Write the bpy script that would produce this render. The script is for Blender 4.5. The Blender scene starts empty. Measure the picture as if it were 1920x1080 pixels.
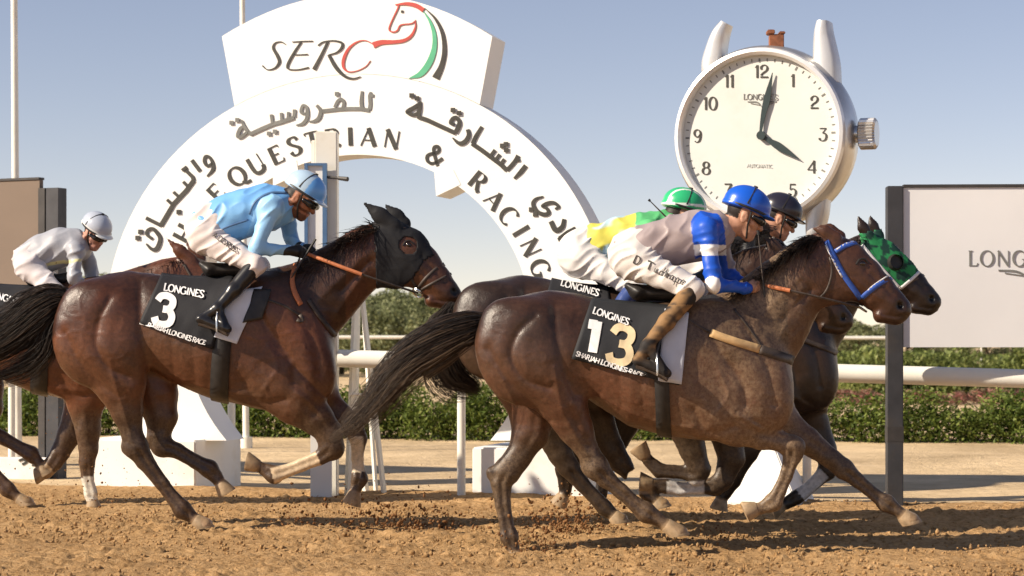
import bpy, bmesh, math, random
import numpy as np
from mathutils import Vector, Matrix
from mathutils.bvhtree import BVHTree
random.seed(7); RNG = np.random.default_rng(7)

# ------------------------------------------------------------------ camera, sky, sun, exposure
SC = bpy.context.scene
COL = SC.collection
F = 3913.0                 # focal length in photo pixels (1920 wide)
CAMH = 1.31                # camera height above the track
HOR = 640.0                # row of the horizon in the photo
cam_d = bpy.data.cameras.new('camera'); cam = bpy.data.objects.new('camera', cam_d); COL.objects.link(cam)
cam.location = (0, 0, CAMH); cam.rotation_euler = (math.radians(90), 0, 0)
cam_d.sensor_width = 36; cam_d.lens = F / 1920 * 36
cam_d.shift_y = (HOR - 540) / 1920
cam_d.clip_start = 0.1; cam_d.clip_end = 3000
cam_d.dof.use_dof = True; cam_d.dof.focus_distance = 14.0; cam_d.dof.aperture_fstop = 4.0
SC.camera = cam

SUN_EL, SUN_AZ = math.radians(33), math.radians(21)     # AZ: how far the sun stands on the camera's side of due left
sun_dir = Vector((-math.cos(SUN_AZ) * math.cos(SUN_EL), -math.sin(SUN_AZ) * math.cos(SUN_EL), math.sin(SUN_EL)))
W = bpy.data.worlds.new('World'); SC.world = W; W.use_nodes = True
wn = W.node_tree; bgn = wn.nodes['Background']
sky = wn.nodes.new('ShaderNodeTexSky'); sky.sky_type = 'NISHITA'; sky.sun_disc = False
sky.sun_elevation = SUN_EL; sky.sun_rotation = math.atan2(sun_dir.x, sun_dir.y)
sky.altitude = 0; sky.air_density = 1.0; sky.dust_density = 0.0; sky.ozone_density = 2.0
wtc = wn.nodes.new('ShaderNodeTexCoord'); wma = wn.nodes.new('ShaderNodeVectorMath'); wma.operation = 'MULTIPLY_ADD'
wma.inputs[1].default_value = (1, 1, 1.2); wma.inputs[2].default_value = (0, 0, .034)      # desert haze: the gradient sits a little higher
wn.links.new(wtc.outputs['Generated'], wma.inputs[0]); wn.links.new(wma.outputs[0], sky.inputs[0])
wmx = wn.nodes.new('ShaderNodeMix'); wmx.data_type = 'RGBA'; wmx.blend_type = 'MULTIPLY'; wmx.inputs[0].default_value = 1; wmx.inputs[7].default_value = (1.86, 1.40, 1.26, 1)
wn.links.new(sky.outputs[0], wmx.inputs[6]); wn.links.new(wmx.outputs[2], bgn.inputs[0]); bgn.inputs[1].default_value = 0.064
sl = bpy.data.lights.new('sun', 'SUN'); sl.energy = 5.0; sl.angle = math.radians(0.9); sl.color = (1.0, 0.87, 0.70)
so = bpy.data.objects.new('sun', sl); COL.objects.link(so)
so.rotation_euler = (-sun_dir).to_track_quat('-Z', 'Y').to_euler(); so.location = (-20, -8, 20)
SC.view_settings.view_transform = 'Standard'; SC.view_settings.look = 'None'
SC.view_settings.exposure = 0.6; SC.view_settings.gamma = 1.0; SC.view_settings.use_curve_mapping = False

# ------------------------------------------------------------------ helpers
def P(x, y, Y):
    """point at depth Y seen at photo pixel (x, y)"""
    return np.array(((x - 960) / F * Y, Y, CAMH - (y - HOR) / F * Y))
def YG(y):                 # depth of the ground seen at row y
    return CAMH * F / (y - HOR)

def tag(o, label=None, cat=None, group=None, kind=None):
    if label: o['label'] = label
    if cat: o['category'] = cat
    if group: o['group'] = group
    if kind: o['kind'] = kind
    return o
def empty(name, loc=(0, 0, 0), rz=0.0):
    o = bpy.data.objects.new(name, None); COL.objects.link(o)
    o.location = loc; o.rotation_euler = (0, 0, rz); o.empty_display_size = 0.2
    return o
def mesh_obj(name, verts, faces, mat=None, parent=None, smooth=False, colors=None, local=False):
    me = bpy.data.meshes.new(name)
    v = np.asarray(verts, dtype=np.float32).reshape(-1, 3)
    if isinstance(faces, np.ndarray):
        n = faces.shape[1]; m = len(faces)
        me.vertices.add(len(v)); me.vertices.foreach_set('co', v.ravel())
        me.loops.add(m * n); me.loops.foreach_set('vertex_index', faces.astype(np.int32).ravel())
        me.polygons.add(m); me.polygons.foreach_set('loop_start', np.arange(0, m * n, n, dtype=np.int32))
        me.update(calc_edges=True)
    else:
        me.from_pydata(v.tolist(), [], faces)
    if smooth: me.polygons.foreach_set('use_smooth', np.ones(len(me.polygons), dtype=bool))
    if colors is not None:
        at = me.color_attributes.new('tint', 'FLOAT_COLOR', 'POINT')
        c = np.ones((len(v), 4), dtype=np.float32); colors = np.asarray(colors); c[:, :colors.shape[1]] = colors
        at.data.foreach_set('color', c.ravel())
    if mat: me.materials.append(mat)
    o = bpy.data.objects.new(name, me); COL.objects.link(o)
    if parent is not None:
        o.parent = parent
        if not local: o.matrix_parent_inverse = parent_world(parent).inverted()
    return o
def parent_world(o):
    M = Matrix.LocRotScale(o.location, o.rotation_euler, o.scale)
    if o.parent is not None: M = parent_world(o.parent) @ o.matrix_parent_inverse @ M
    return M

class MB:                  # collects simple solids into one mesh
    def __init__(s): s.v = []; s.f = []
    def add(s, v, f):
        n = len(s.v); s.v += [tuple(map(float, q)) for q in v]; s.f += [tuple(i + n for i in q) for q in f]; return s
    def box(s, a, b):
        (x0, y0, z0), (x1, y1, z1) = a, b
        return s.add([(x0,y0,z0),(x1,y0,z0),(x1,y1,z0),(x0,y1,z0),(x0,y0,z1),(x1,y0,z1),(x1,y1,z1),(x0,y1,z1)],
                     [(0,3,2,1),(4,5,6,7),(0,1,5,4),(1,2,6,5),(2,3,7,6),(3,0,4,7)])
    def tube(s, pts, r, n=10, caps=True):
        pts = [Vector(p) for p in pts]; m = len(pts)
        rr = r if hasattr(r, '__len__') else [r] * m
        base = len(s.v); up = None
        for i, p in enumerate(pts):
            d = (pts[min(i + 1, m - 1)] - pts[max(i - 1, 0)])
            d = d.normalized() if d.length > 1e-9 else Vector((0, 0, 1))
            if up is None:
                up = Vector((0, 0, 1)) if abs(d.z) < .9 else Vector((1, 0, 0))
            a = d.cross(up).normalized(); up = a.cross(d).normalized()
            for k in range(n):
                t = 2 * math.pi * k / n
                s.v.append(tuple(p + (a * math.cos(t) + up * math.sin(t)) * rr[i]))
        for i in range(m - 1):
            for k in range(n):
                k2 = (k + 1) % n
                s.f.append((base + i*n + k, base + i*n + k2, base + (i+1)*n + k2, base + (i+1)*n + k))
        if caps:
            s.f.append(tuple(base + k for k in range(n))[::-1]); s.f.append(tuple(base + (m-1)*n + k for k in range(n)))
        return s
    def prism(s, loop, d):
        """loop: list of 3-D points (flat outline), d: offset vector"""
        n = len(loop); d = Vector(d)
        v = [Vector(p) for p in loop] + [Vector(p) + d for p in loop]
        f = [tuple(range(n)), tuple(range(2*n - 1, n - 1, -1))]
        f += [(i, i + n, (i + 1) % n + n, (i + 1) % n) for i in range(n)]
        return s.add(v, f)
    def build(s, name, mat, parent=None, smooth=False, local=False, bevel=0):
        o = mesh_obj(name, s.v, s.f, mat, parent, smooth, local=local)
        bm = bmesh.new(); bm.from_mesh(o.data); bmesh.ops.recalc_face_normals(bm, faces=bm.faces)
        if bevel: bmesh.ops.bevel(bm, geom=bm.edges[:], offset=bevel, segments=2, affect='EDGES', clamp_overlap=True)
        bm.to_mesh(o.data); bm.free()
        if smooth:
            o.data.polygons.foreach_set('use_smooth', np.ones(len(o.data.polygons), dtype=bool))
            o.data.set_sharp_from_angle(angle=math.radians(42))
        return o

# ------------------------------------------------------------------ noise
def _hash(ix, iy, iz):
    h = (ix * 374761393 + iy * 668265263 + iz * 2147483647 + 1013904223).astype(np.int64) & 0x7fffffff
    h = ((h ^ (h >> 13)) * 1274126177) & 0x7fffffff
    h = (h ^ (h >> 16)) & 0xffff
    return h.astype(np.float32) / 65535.0
def vnoise(x, y, z=None):
    x = np.asarray(x, dtype=np.float64); y = np.asarray(y, dtype=np.float64)
    z = np.zeros_like(x) if z is None else np.asarray(z, dtype=np.float64)
    ix, iy, iz = np.floor(x).astype(np.int64), np.floor(y).astype(np.int64), np.floor(z).astype(np.int64)
    fx, fy, fz = x - ix, y - iy, z - iz
    fx, fy, fz = [t * t * (3 - 2 * t) for t in (fx, fy, fz)]
    r = 0
    for dx in (0, 1):
        for dy in (0, 1):
            for dz in (0, 1):
                r = r + _hash(ix+dx, iy+dy, iz+dz) * (fx if dx else 1-fx) * (fy if dy else 1-fy) * (fz if dz else 1-fz)
    return r * 2 - 1
def fbm(x, y, z=None, o=4):
    s = 0; a = 1.0; f = 1.0
    for i in range(o):
        s = s + a * vnoise(x*f + i*17.3, y*f + i*9.1, None if z is None else z*f + i*5.7); a *= .5; f *= 2.03
    return s

# ------------------------------------------------------------------ materials
def new_mat(name):
    m = bpy.data.materials.new(name); m.use_nodes = True
    return m, m.node_tree, m.node_tree.nodes['Principled BSDF']
def noise_node(nt, scale, detail=4, rough=.55, coord='Object'):
    tc = nt.nodes.new('ShaderNodeTexCoord'); n = nt.nodes.new('ShaderNodeTexNoise')
    n.inputs['Scale'].default_value = scale; n.inputs['Detail'].default_value = detail; n.inputs['Roughness'].default_value = rough
    nt.links.new(tc.outputs[coord], n.inputs['Vector']); return n
def ramp(nt, src, stops):
    r = nt.nodes.new('ShaderNodeValToRGB')
    while len(r.color_ramp.elements) < len(stops): r.color_ramp.elements.new(.5)
    for e, (p, c) in zip(r.color_ramp.elements, stops): e.position = p; e.color = (*c, 1)
    nt.links.new(src, r.inputs[0]); return r
def bump(nt, b, src, strength, dist):
    n = nt.nodes.new('ShaderNodeBump'); n.inputs['Strength'].default_value = strength; n.inputs['Distance'].default_value = dist
    nt.links.new(src, n.inputs['Height']); nt.links.new(n.outputs[0], b.inputs['Normal']); return n
def mat_plain(name, col, rough=.6, var=.12, scale=6, metallic=0, bumpd=0.0, bscale=40, spec=.4, grime=None):
    """paint, metal, leather...: base colour broken up by two noises, optional fine relief"""
    m, nt, b = new_mat(name)
    n = noise_node(nt, scale, 5)
    lo = tuple(c * (1 - var) for c in col); hi = tuple(min(1, c * (1 + var)) for c in col)
    r = ramp(nt, n.outputs['Fac'], [(.3, lo), (.7, hi)])
    out = r.outputs[0]
    if grime:
        g = noise_node(nt, scale * .45, 7, .7); gr = ramp(nt, g.outputs['Fac'], [(.52, (0, 0, 0)), (.75, (.75, .75, .75))])
        mx = nt.nodes.new('ShaderNodeMix'); mx.data_type = 'RGBA'
        nt.links.new(gr.outputs[0], mx.inputs[0]); nt.links.new(out, mx.inputs[6]); mx.inputs[7].default_value = (*grime, 1); out = mx.outputs[2]
    nt.links.new(out, b.inputs['Base Color'])
    b.inputs['Roughness'].default_value = rough; b.inputs['Metallic'].default_value = metallic
    b.inputs['Specular IOR Level'].default_value = spec
    if bumpd: bump(nt, b, noise_node(nt, bscale, 4).outputs['Fac'], .6, bumpd)
    return m
def mat_tint(name, rough=.6, spec=.4, scale=30, var=.15, bumpd=.002, bscale=60, sheen=0, stretch=None, coat=0):
    """colour from the mesh's own 'tint' attribute (dye, coat colour), varied by noise"""
    m, nt, b = new_mat(name)
    a = nt.nodes.new('ShaderNodeAttribute'); a.attribute_name = 'tint'
    n = noise_node(nt, scale, 5, .6)
    if stretch:
        mp = nt.nodes.new('ShaderNodeMapping'); mp.inputs['Scale'].default_value = stretch
        tc = nt.nodes.new('ShaderNodeTexCoord'); nt.links.new(tc.outputs['Object'], mp.inputs[0]); nt.links.new(mp.outputs[0], n.inputs['Vector'])
    r = ramp(nt, n.outputs['Fac'], [(.25, (1 - var,) * 3), (.75, (1 + var,) * 3)])
    mx = nt.nodes.new('ShaderNodeMix'); mx.data_type = 'RGBA'; mx.blend_type = 'MULTIPLY'; mx.inputs[0].default_value = 1
    nt.links.new(a.outputs['Color'], mx.inputs[6]); nt.links.new(r.outputs[0], mx.inputs[7])
    nt.links.new(mx.outputs[2], b.inputs['Base Color'])
    b.inputs['Roughness'].default_value = rough; b.inputs['Specular IOR Level'].default_value = spec
    if sheen: b.inputs['Sheen Weight'].default_value = sheen; b.inputs['Sheen Roughness'].default_value = .4
    if coat: b.inputs['Coat Weight'].default_value = coat; b.inputs['Coat Roughness'].default_value = .3
    if bumpd: bump(nt, b, noise_node(nt, bscale, 4).outputs['Fac'], .7, bumpd)
    return m
def mat_coat(name, dust):
    m, nt, b = new_mat(name)
    a = nt.nodes.new('ShaderNodeAttribute'); a.attribute_name = 'tint'
    n = noise_node(nt, 38, 6, .65); r = ramp(nt, n.outputs['Fac'], [(.3, (.70, .70, .70)), (.52, (1, 1, 1)), (.74, (1.32, 1.28, 1.24))])
    mx = nt.nodes.new('ShaderNodeMix'); mx.data_type = 'RGBA'; mx.blend_type = 'MULTIPLY'; mx.inputs[0].default_value = 1
    nt.links.new(a.outputs['Color'], mx.inputs[6]); nt.links.new(r.outputs[0], mx.inputs[7])
    d = noise_node(nt, 52, 9, .78); dr = ramp(nt, d.outputs['Fac'], [(.40, (.12, .12, .12)), (.60, (1, 1, 1))])
    ml = nt.nodes.new('ShaderNodeMath'); ml.operation = 'MULTIPLY'; nt.links.new(a.outputs['Alpha'], ml.inputs[0]); nt.links.new(dr.outputs[0], ml.inputs[1])
    m2 = nt.nodes.new('ShaderNodeMix'); m2.data_type = 'RGBA'; nt.links.new(ml.outputs[0], m2.inputs[0]); nt.links.new(mx.outputs[2], m2.inputs[6]); m2.inputs[7].default_value = (*dust, 1)
    nt.links.new(m2.outputs[2], b.inputs['Base Color'])
    rr = nt.nodes.new('ShaderNodeMath'); rr.operation = 'MULTIPLY_ADD'; rr.inputs[1].default_value = .36; rr.inputs[2].default_value = .33
    nt.links.new(ml.outputs[0], rr.inputs[0]); nt.links.new(rr.outputs[0], b.inputs['Roughness'])
    b.inputs['Specular IOR Level'].default_value = .42
    bump(nt, b, noise_node(nt, 120, 6, .7).outputs['Fac'], .8, .0025)
    return m
def mat_leaf(name, stops, rough=.55):
    m, nt, b = new_mat(name)
    g = nt.nodes.new('ShaderNodeNewGeometry'); n = noise_node(nt, 1.7, 3)
    ad = nt.nodes.new('ShaderNodeMath'); ad.operation = 'MULTIPLY_ADD'; ad.inputs[1].default_value = .55
    nt.links.new(g.outputs['Random Per Island'], ad.inputs[0])
    ml = nt.nodes.new('ShaderNodeMath'); ml.operation = 'MULTIPLY'; ml.inputs[1].default_value = .5
    nt.links.new(n.outputs['Fac'], ml.inputs[0]); nt.links.new(ml.outputs[0], ad.inputs[2])
    r = ramp(nt, ad.outputs[0], stops); nt.links.new(r.outputs[0], b.inputs['Base Color'])
    b.inputs['Roughness'].default_value = rough; b.inputs['Specular IOR Level'].default_value = .25
    b.inputs['Transmission Weight'].default_value = 0
    tr = nt.nodes.new('ShaderNodeBsdfTranslucent'); nt.links.new(r.outputs[0], tr.inputs[0])
    ms = nt.nodes.new('ShaderNodeMixShader'); ms.inputs[0].default_value = .25
    o = nt.nodes['Material Output']; nt.links.new(b.outputs[0], ms.inputs[1]); nt.links.new(tr.outputs[0], ms.inputs[2]); nt.links.new(ms.outputs[0], o.inputs[0])
    return m

M = {}
M['white'] = mat_plain('white_paint', (.80, .79, .76), .55, .03, 3, grime=(.62, .55, .44))
M['white_sign'] = mat_plain('white_sign_paint', (.83, .83, .81), .6, .02, 2)
M['white_pvc'] = mat_plain('white_pvc', (.80, .78, .70), .4, .05, 3, grime=(.62, .54, .40))
M['ink'] = mat_plain('dark_lettering', (.045, .042, .035), .55, .3, 8)
M['ink_grey'] = mat_plain('grey_lettering', (.16, .16, .15), .55, .25, 8)
M['red_ink'] = mat_plain('red_logo', (.50, .075, .06), .5, .1, 8)
M['green_ink'] = mat_plain('green_logo', (.10, .42, .24), .5, .1, 8)
M['steel'] = mat_plain('brushed_silver', (.62, .61, .60), .32, .08, 5, metallic=.8, grime=(.45, .38, .30))
M['lug_steel'] = mat_plain('lug_silver', (.60, .60, .60), .35, .08, 5, metallic=.45, grime=(.48, .44, .38))
M['bezel'] = mat_plain('polished_bezel', (.86, .85, .83), .3, .04, 5, metallic=.35)
M['dial'] = mat_plain('cream_dial', (.62, .63, .60), .6, .03, 4, grime=(.57, .56, .50))
M['hands'] = mat_plain('dark_green_hands', (.03, .045, .045), .35, .2, 8)
M['rust'] = mat_plain('rusty_bracket', (.24, .09, .045), .8, .4, 20)
M['board'] = mat_plain('stretched_banner', (.72, .715, .72), .75, .03, 1.2, bumpd=.004, bscale=2.2)
M['board_brown'] = mat_plain('brown_banner', (.185, .138, .105), .75, .05, 1.5, bumpd=.004, bscale=2.2)
M['frame'] = mat_plain('dark_frame', (.045, .04, .038), .55, .25, 8)
M['greypost'] = mat_plain('grey_steel_post', (.055, .055, .060), .5, .2, 6, metallic=.3, grime=(.09, .075, .06))
M['bluepost'] = mat_plain('blue_frame', (.08, .16, .30), .45, .15, 8)
M['leather'] = mat_plain('black_leather', (.022, .020, .019), .45, .3, 20, bumpd=.001)
M['strap'] = mat_plain('brown_strap', (.06, .045, .036), .5, .3, 30)
M['strap_tan'] = mat_plain('tan_strap', (.55, .36, .17), .6, .25, 18)
M['rein'] = mat_plain('orange_rubber_rein', (.50, .17, .07), .6, .2, 30)
M['blue_strap'] = mat_plain('blue_webbing', (.035, .10, .42), .5, .2, 40)
M['white_strap'] = mat_plain('white_webbing', (.72, .72, .72), .6, .1, 40)
M['metal'] = mat_plain('bit_steel', (.6, .6, .58), .25, .1, 20, metallic=1)
def mat_hair(name, stops):
    m, nt, b = new_mat(name); g = nt.nodes.new('ShaderNodeNewGeometry'); r = ramp(nt, g.outputs['Random Per Island'], stops)
    nt.links.new(r.outputs[0], b.inputs['Base Color']); b.inputs['Roughness'].default_value = .5; b.inputs['Specular IOR Level'].default_value = .35; return m
M['hair'] = mat_hair('black_horse_hair', [(.1, (.008, .006, .005)), (.6, (.020, .014, .011)), (.95, (.055, .034, .022))])
M['hair_brown'] = mat_hair('dusty_tail_hair', [(.1, (.02, .013, .009)), (.6, (.06, .038, .024)), (.95, (.13, .085, .05))])
M['hoof'] = mat_plain('hoof_horn', (.33, .235, .14), .6, .35, 22, bumpd=.002, bscale=60, grime=(.42, .28, .15))
M['eye'] = mat_plain('dark_eye', (.012, .007, .005), .08, .2, 20, spec=.8)
M['goggle'] = mat_plain('dark_goggles', (.012, .012, .014), .2, .3, 20, spec=.6)
M['num_white'] = mat_plain('white_print', (.80, .80, .80), .65, .06, 20)
M['num_cream'] = mat_plain('dusty_print', (.68, .55, .34), .65, .12, 20)
M['coat'] = mat_coat('horse_coat', (.30, .205, .12))
M['cloth'] = mat_tint('dyed_cloth', .66, .22, 14, .07, .0012, 90)
M['silk'] = mat_tint('racing_silk', .45, .38, 10, .06, .001, 70)
M['gloss'] = mat_tint('glossy_shell', .28, .5, 10, .04, 0)
M['skin'] = mat_tint('skin', .55, .35, 40, .12, .001, 90)
# ------------------------------------------------------------------ implicit surfaces: rounded limbs blended into one skin
class Sdf:
    def __init__(s): s.p = []
    def cap(s, a, b, ra, rb, w=1.0, k=.03, sub=False, w2=None):
        s.p.append(('cap', np.asarray(a, float), np.asarray(b, float), float(ra), float(rb), w, w if w2 is None else w2, k, sub)); return s
    def ell(s, c, r, ang=0.0, k=.04, sub=False, R=None):
        """ellipsoid, radii r = (along, lateral, across); ang turns it in the x-z plane, or R is a full rotation"""
        if R is None:
            ca, sa = math.cos(ang), math.sin(ang); R = np.array([[ca, 0, -sa], [0, 1, 0], [sa, 0, ca]])
        s.p.append(('ell', np.asarray(c, float), np.asarray(r, float), np.asarray(R, float), k, sub)); return s
    def loft(s, xs, top, bot, w, yc, k=.04):
        s.p.append(('loft', np.asarray(xs, float), np.asarray(top, float), np.asarray(bot, float), np.asarray(w, float), yc, k)); return s
    def cut(s, c, n, rad, k=.004):
        """removes what lies beyond the plane through c with outward normal n, within rad of c"""
        n = np.asarray(n, float); s.p.append(('cut', np.asarray(c, float), n / np.linalg.norm(n), rad, k)); return s
    def bounds(s):
        lo, hi = [], []
        for q in s.p:
            if q[0] == 'cap' and not q[8]:
                r = max(q[3], q[4]); e = np.array([r, r * max(q[5], q[6]), r]); lo += [q[1] - e, q[2] - e]; hi += [q[1] + e, q[2] + e]
            elif q[0] == 'ell' and not q[5]:
                r = np.abs(q[3] @ np.diag(q[2])).sum(1); lo.append(q[1] - r); hi.append(q[1] + r)
            elif q[0] == 'loft':
                lo.append((q[1].min(), q[5] - q[4].max(), q[3].min())); hi.append((q[1].max(), q[5] + q[4].max(), q[2].max()))
        return np.min(lo, 0), np.max(hi, 0)
    def mesh(s, h, smooth=1):
        lo, hi = s.bounds(); lo = lo - 4*h; hi = hi + 4*h
        n = np.ceil((hi - lo) / h).astype(int) + 1
        ax = [lo[i] + h * np.arange(n[i]) for i in range(3)]
        G = np.full(n, 1.0, dtype=np.float32)
        def block(a, b):
            i0 = np.maximum(np.floor((a - lo) / h).astype(int), 0); i1 = np.minimum(np.ceil((b - lo) / h).astype(int) + 1, n)
            sl = tuple(slice(i0[i], i1[i]) for i in range(3))
            return sl, ax[0][sl[0]][:, None, None].astype(np.float32), ax[1][sl[1]][None, :, None].astype(np.float32), ax[2][sl[2]][None, None, :].astype(np.float32)
        for q in s.p:
            sub = False
            if q[0] == 'cap':
                _, a, b, ra, rb, wa, wb, k, sub = q
                r = max(ra, rb) * np.array([1, max(wa, wb, 1e-3), 1]) + k + 3*h
                sl, x, y, z = block(np.minimum(a, b) - r, np.maximum(a, b) + r)
                d = b - a; L = float(d @ d) + 1e-12
                t = np.clip(((x - a[0])*d[0] + (y - a[1])*d[1] + (z - a[2])*d[2]) / L, 0, 1)
                w = wa + (wb - wa) * t
                D = np.sqrt((x - a[0] - t*d[0])**2 + ((y - a[1] - t*d[1]) / w)**2 + (z - a[2] - t*d[2])**2) - (ra + (rb - ra)*t)
                D = D * np.minimum(1, w)
            elif q[0] == 'ell':
                _, c, r, R, k, sub = q
                e = np.abs(R @ np.diag(r)).sum(1) + k + 3*h
                sl, x, y, z = block(c - e, c + e)
                x, y, z = x - c[0], y - c[1], z - c[2]
                u = [(x*R[0, i] + y*R[1, i] + z*R[2, i]) / r[i] for i in range(3)]
                D = (np.sqrt(u[0]**2 + u[1]**2 + u[2]**2) - 1) * min(r)
            elif q[0] == 'loft':
                _, xs, tp, bt, w, yc, k = q
                a = np.array([xs[0], yc - w.max(), bt.min()]) - k - 3*h; b = np.array([xs[-1], yc + w.max(), tp.max()]) + k + 3*h
                sl, x, y, z = block(a, b)
                xf = x.ravel(); ok = ((xf >= xs[0]) & (xf <= xs[-1]))[:, None, None]
                T, B, Wd = [np.interp(xf, xs, v)[:, None, None].astype(np.float32) for v in (tp, bt, w)]
                H = np.maximum((T - B) / 2, 1e-3); zc = (T + B) / 2; Wd = np.maximum(Wd, 1e-3)
                zz = (z - zc) / H
                wy = Wd * (1 - .10 * zz)                     # a little wider below the middle
                D = (np.sqrt(zz**2 + ((y - yc) / wy)**2) - 1) * np.minimum(H, Wd)
                D = np.where(ok, D, 1.0)
            else:
                _, c, nn, rad, k = q
                sl, x, y, z = block(c - rad, c + rad)
                D = -((x - c[0])*nn[0] + (y - c[1])*nn[1] + (z - c[2])*nn[2]); sub = True
                ball = np.sqrt((x - c[0])**2 + (y - c[1])**2 + (z - c[2])**2) - rad
                D = np.maximum(D, ball)
            D = D.astype(np.float32); g = G[sl]
            if sub: D = -D
            hh = np.maximum(k - np.abs(g - D), 0) / k
            G[sl] = (np.maximum(g, D) + hh*hh*k*.25) if sub else (np.minimum(g, D) - hh*hh*k*.25)
        return surfnet(G, lo, h, smooth)

def surfnet(G, lo, h, smooth=1):
    I = G < 0
    c = [I[:-1,:-1,:-1], I[1:,:-1,:-1], I[:-1,1:,:-1], I[1:,1:,:-1], I[:-1,:-1,1:], I[1:,:-1,1:], I[:-1,1:,1:], I[1:,1:,1:]]
    cnt = sum(q.astype(np.int8) for q in c); act = (cnt > 0) & (cnt < 8)
    ids = -np.ones(act.shape, dtype=np.int32); cells = np.argwhere(act); ids[act] = np.arange(len(cells))
    off = np.array([(0,0,0),(1,0,0),(0,1,0),(1,1,0),(0,0,1),(1,0,1),(0,1,1),(1,1,1)])
    val = np.stack([G[cells[:,0]+o[0], cells[:,1]+o[1], cells[:,2]+o[2]] for o in off], 1)
    acc = np.zeros((len(cells), 3)); num = np.zeros(len(cells))
    for a in range(8):
        for b in range(a + 1, 8):
            if np.abs(off[a] - off[b]).sum() != 1: continue
            va, vb = val[:, a], val[:, b]; m = (va < 0) != (vb < 0)
            t = np.where(m, va / np.where(m, va - vb, 1), 0)
            acc += np.where(m[:, None], off[a] + t[:, None] * (off[b] - off[a]), 0); num += m
    V = (cells + acc / num[:, None]) * h + lo
    quads = []
    for axis in range(3):
        A = [slice(None)] * 3; B = [slice(None)] * 3
        A[axis] = slice(None, -1); B[axis] = slice(1, None)
        u, v = (axis + 1) % 3, (axis + 2) % 3
        for q in (A, B): q[u] = slice(1, -1); q[v] = slice(1, -1)
        ia, ib = I[tuple(A)], I[tuple(B)]
        e = np.argwhere(ia != ib)
        if not len(e): continue
        flip = ia[tuple(e.T)]
        e[:, u] += 1; e[:, v] += 1
        def cell(du, dv):
            q = e.copy(); q[:, u] += du; q[:, v] += dv; return ids[tuple(q.T)]
        f = np.stack([cell(-1, -1), cell(0, -1), cell(0, 0), cell(-1, 0)], 1)
        f[~flip] = f[~flip][:, ::-1]
        quads.append(f)
    Q = np.concatenate(quads)
    Q = Q[(Q >= 0).all(1)]
    for _ in range(smooth): V = laplace(V, Q, .5)
    return V, Q
def laplace(V, Q, lam):
    a = np.concatenate([Q[:, i] for i in range(4)]); b = np.concatenate([Q[:, (i + 1) % 4] for i in range(4)])
    n = len(V); d = np.bincount(a, minlength=n) + np.bincount(b, minlength=n)
    out = np.empty_like(V)
    for i in range(3):
        out[:, i] = (np.bincount(a, V[b, i], n) + np.bincount(b, V[a, i], n)) / np.maximum(d, 1)
    return V + lam * (out - V)
def normals(V, Q):
    fn = np.cross(V[Q[:, 2]] - V[Q[:, 0]], V[Q[:, 3]] - V[Q[:, 1]])
    N = np.zeros_like(V)
    for j in range(4):
        for i in range(3): N[:, i] += np.bincount(Q[:, j], fn[:, i], len(V))
    return N / np.maximum(np.linalg.norm(N, axis=1), 1e-12)[:, None]
def topx(V):               # photo pixel of a world point
    return 960 + V[:, 0] / V[:, 1] * F, HOR + (CAMH - V[:, 2]) / V[:, 1] * F
def seg_dist(x, y, pts):
    """distance in pixels from (x, y) to a polyline, and the position along it 0..1"""
    best = np.full(len(x), 1e9); par = np.zeros(len(x)); n = len(pts) - 1
    for i in range(n):
        (ax_, ay), (bx, by) = pts[i][:2], pts[i + 1][:2]
        dx, dy = bx - ax_, by - ay; t = np.clip(((x - ax_)*dx + (y - ay)*dy) / (dx*dx + dy*dy + 1e-9), 0, 1)
        d = np.hypot(x - ax_ - t*dx, y - ay - t*dy); m = d < best
        best = np.where(m, d, best); par = np.where(m, (i + t) / n, par)
    return best, par
def sstep(a, b, x):
    t = np.clip((x - a) / (b - a), 0, 1); return t*t*(3 - 2*t)
def inpoly(x, y, poly):
    r = np.zeros(len(x), bool); n = len(poly)
    for i in range(n):
        (x0, y0), (x1, y1) = poly[i], poly[(i + 1) % n]
        c = ((y0 > y) != (y1 > y)) & (x < (x1 - x0) * (y - y0) / (y1 - y0 + 1e-12) + x0); r ^= c
    return r
def catmull(pts, n=6, closed=False):
    p = np.asarray(pts, float)
    if len(p) < 3: 
        t = np.linspace(0, 1, n + 1)[:, None]; return p[0] + (p[-1] - p[0]) * t
    q = np.vstack([2*p[0] - p[1], p, 2*p[-1] - p[-2]]); out = []
    for i in range(1, len(q) - 2):
        for t in np.linspace(0, 1, n, endpoint=False):
            a, b, c, d = q[i-1], q[i], q[i+1], q[i+2]
            out.append(.5 * (2*b + (c - a)*t + (2*a - 5*b + 4*c - d)*t*t + (3*b - a - 3*c + d)*t**3))
    out.append(p[-1]); return np.array(out)

# ------------------------------------------------------------------ things laid on a skin: rays along the line of sight find the surface
class Skin:
    def __init__(s, V, Q): s.b = BVHTree.FromPolygons(V.tolist(), Q.tolist())
    def hit(s, x, y, Y0, far=False, fallback=None):
        o = Vector((0, 0, CAMH)); t = Vector(P(x, y, Y0)); d = (t - o).normalized()
        if far: st = t + d * 1.2; h = s.b.ray_cast(st, -d, 2.4)
        else: st = t - d * 1.2; h = s.b.ray_cast(st, d, 2.4)
        if h[0] is None:
            h2 = s.b.find_nearest(t if fallback is None else Vector(fallback), 1.0)
            if h2[0] is None: return np.array(t), np.array((0, 1.0 if far else -1.0, 0))
            return np.array(h2[0]), np.array(h2[1])
        return np.array(h[0]), np.array(h[1])
def grid_faces(nu, nv, base=0):
    i = np.arange(nu - 1)[:, None]; j = np.arange(nv - 1)[None, :]
    a = (i * nv + j).ravel() + base
    return np.stack([a, a + nv, a + nv + 1, a + 1], 1)
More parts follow.
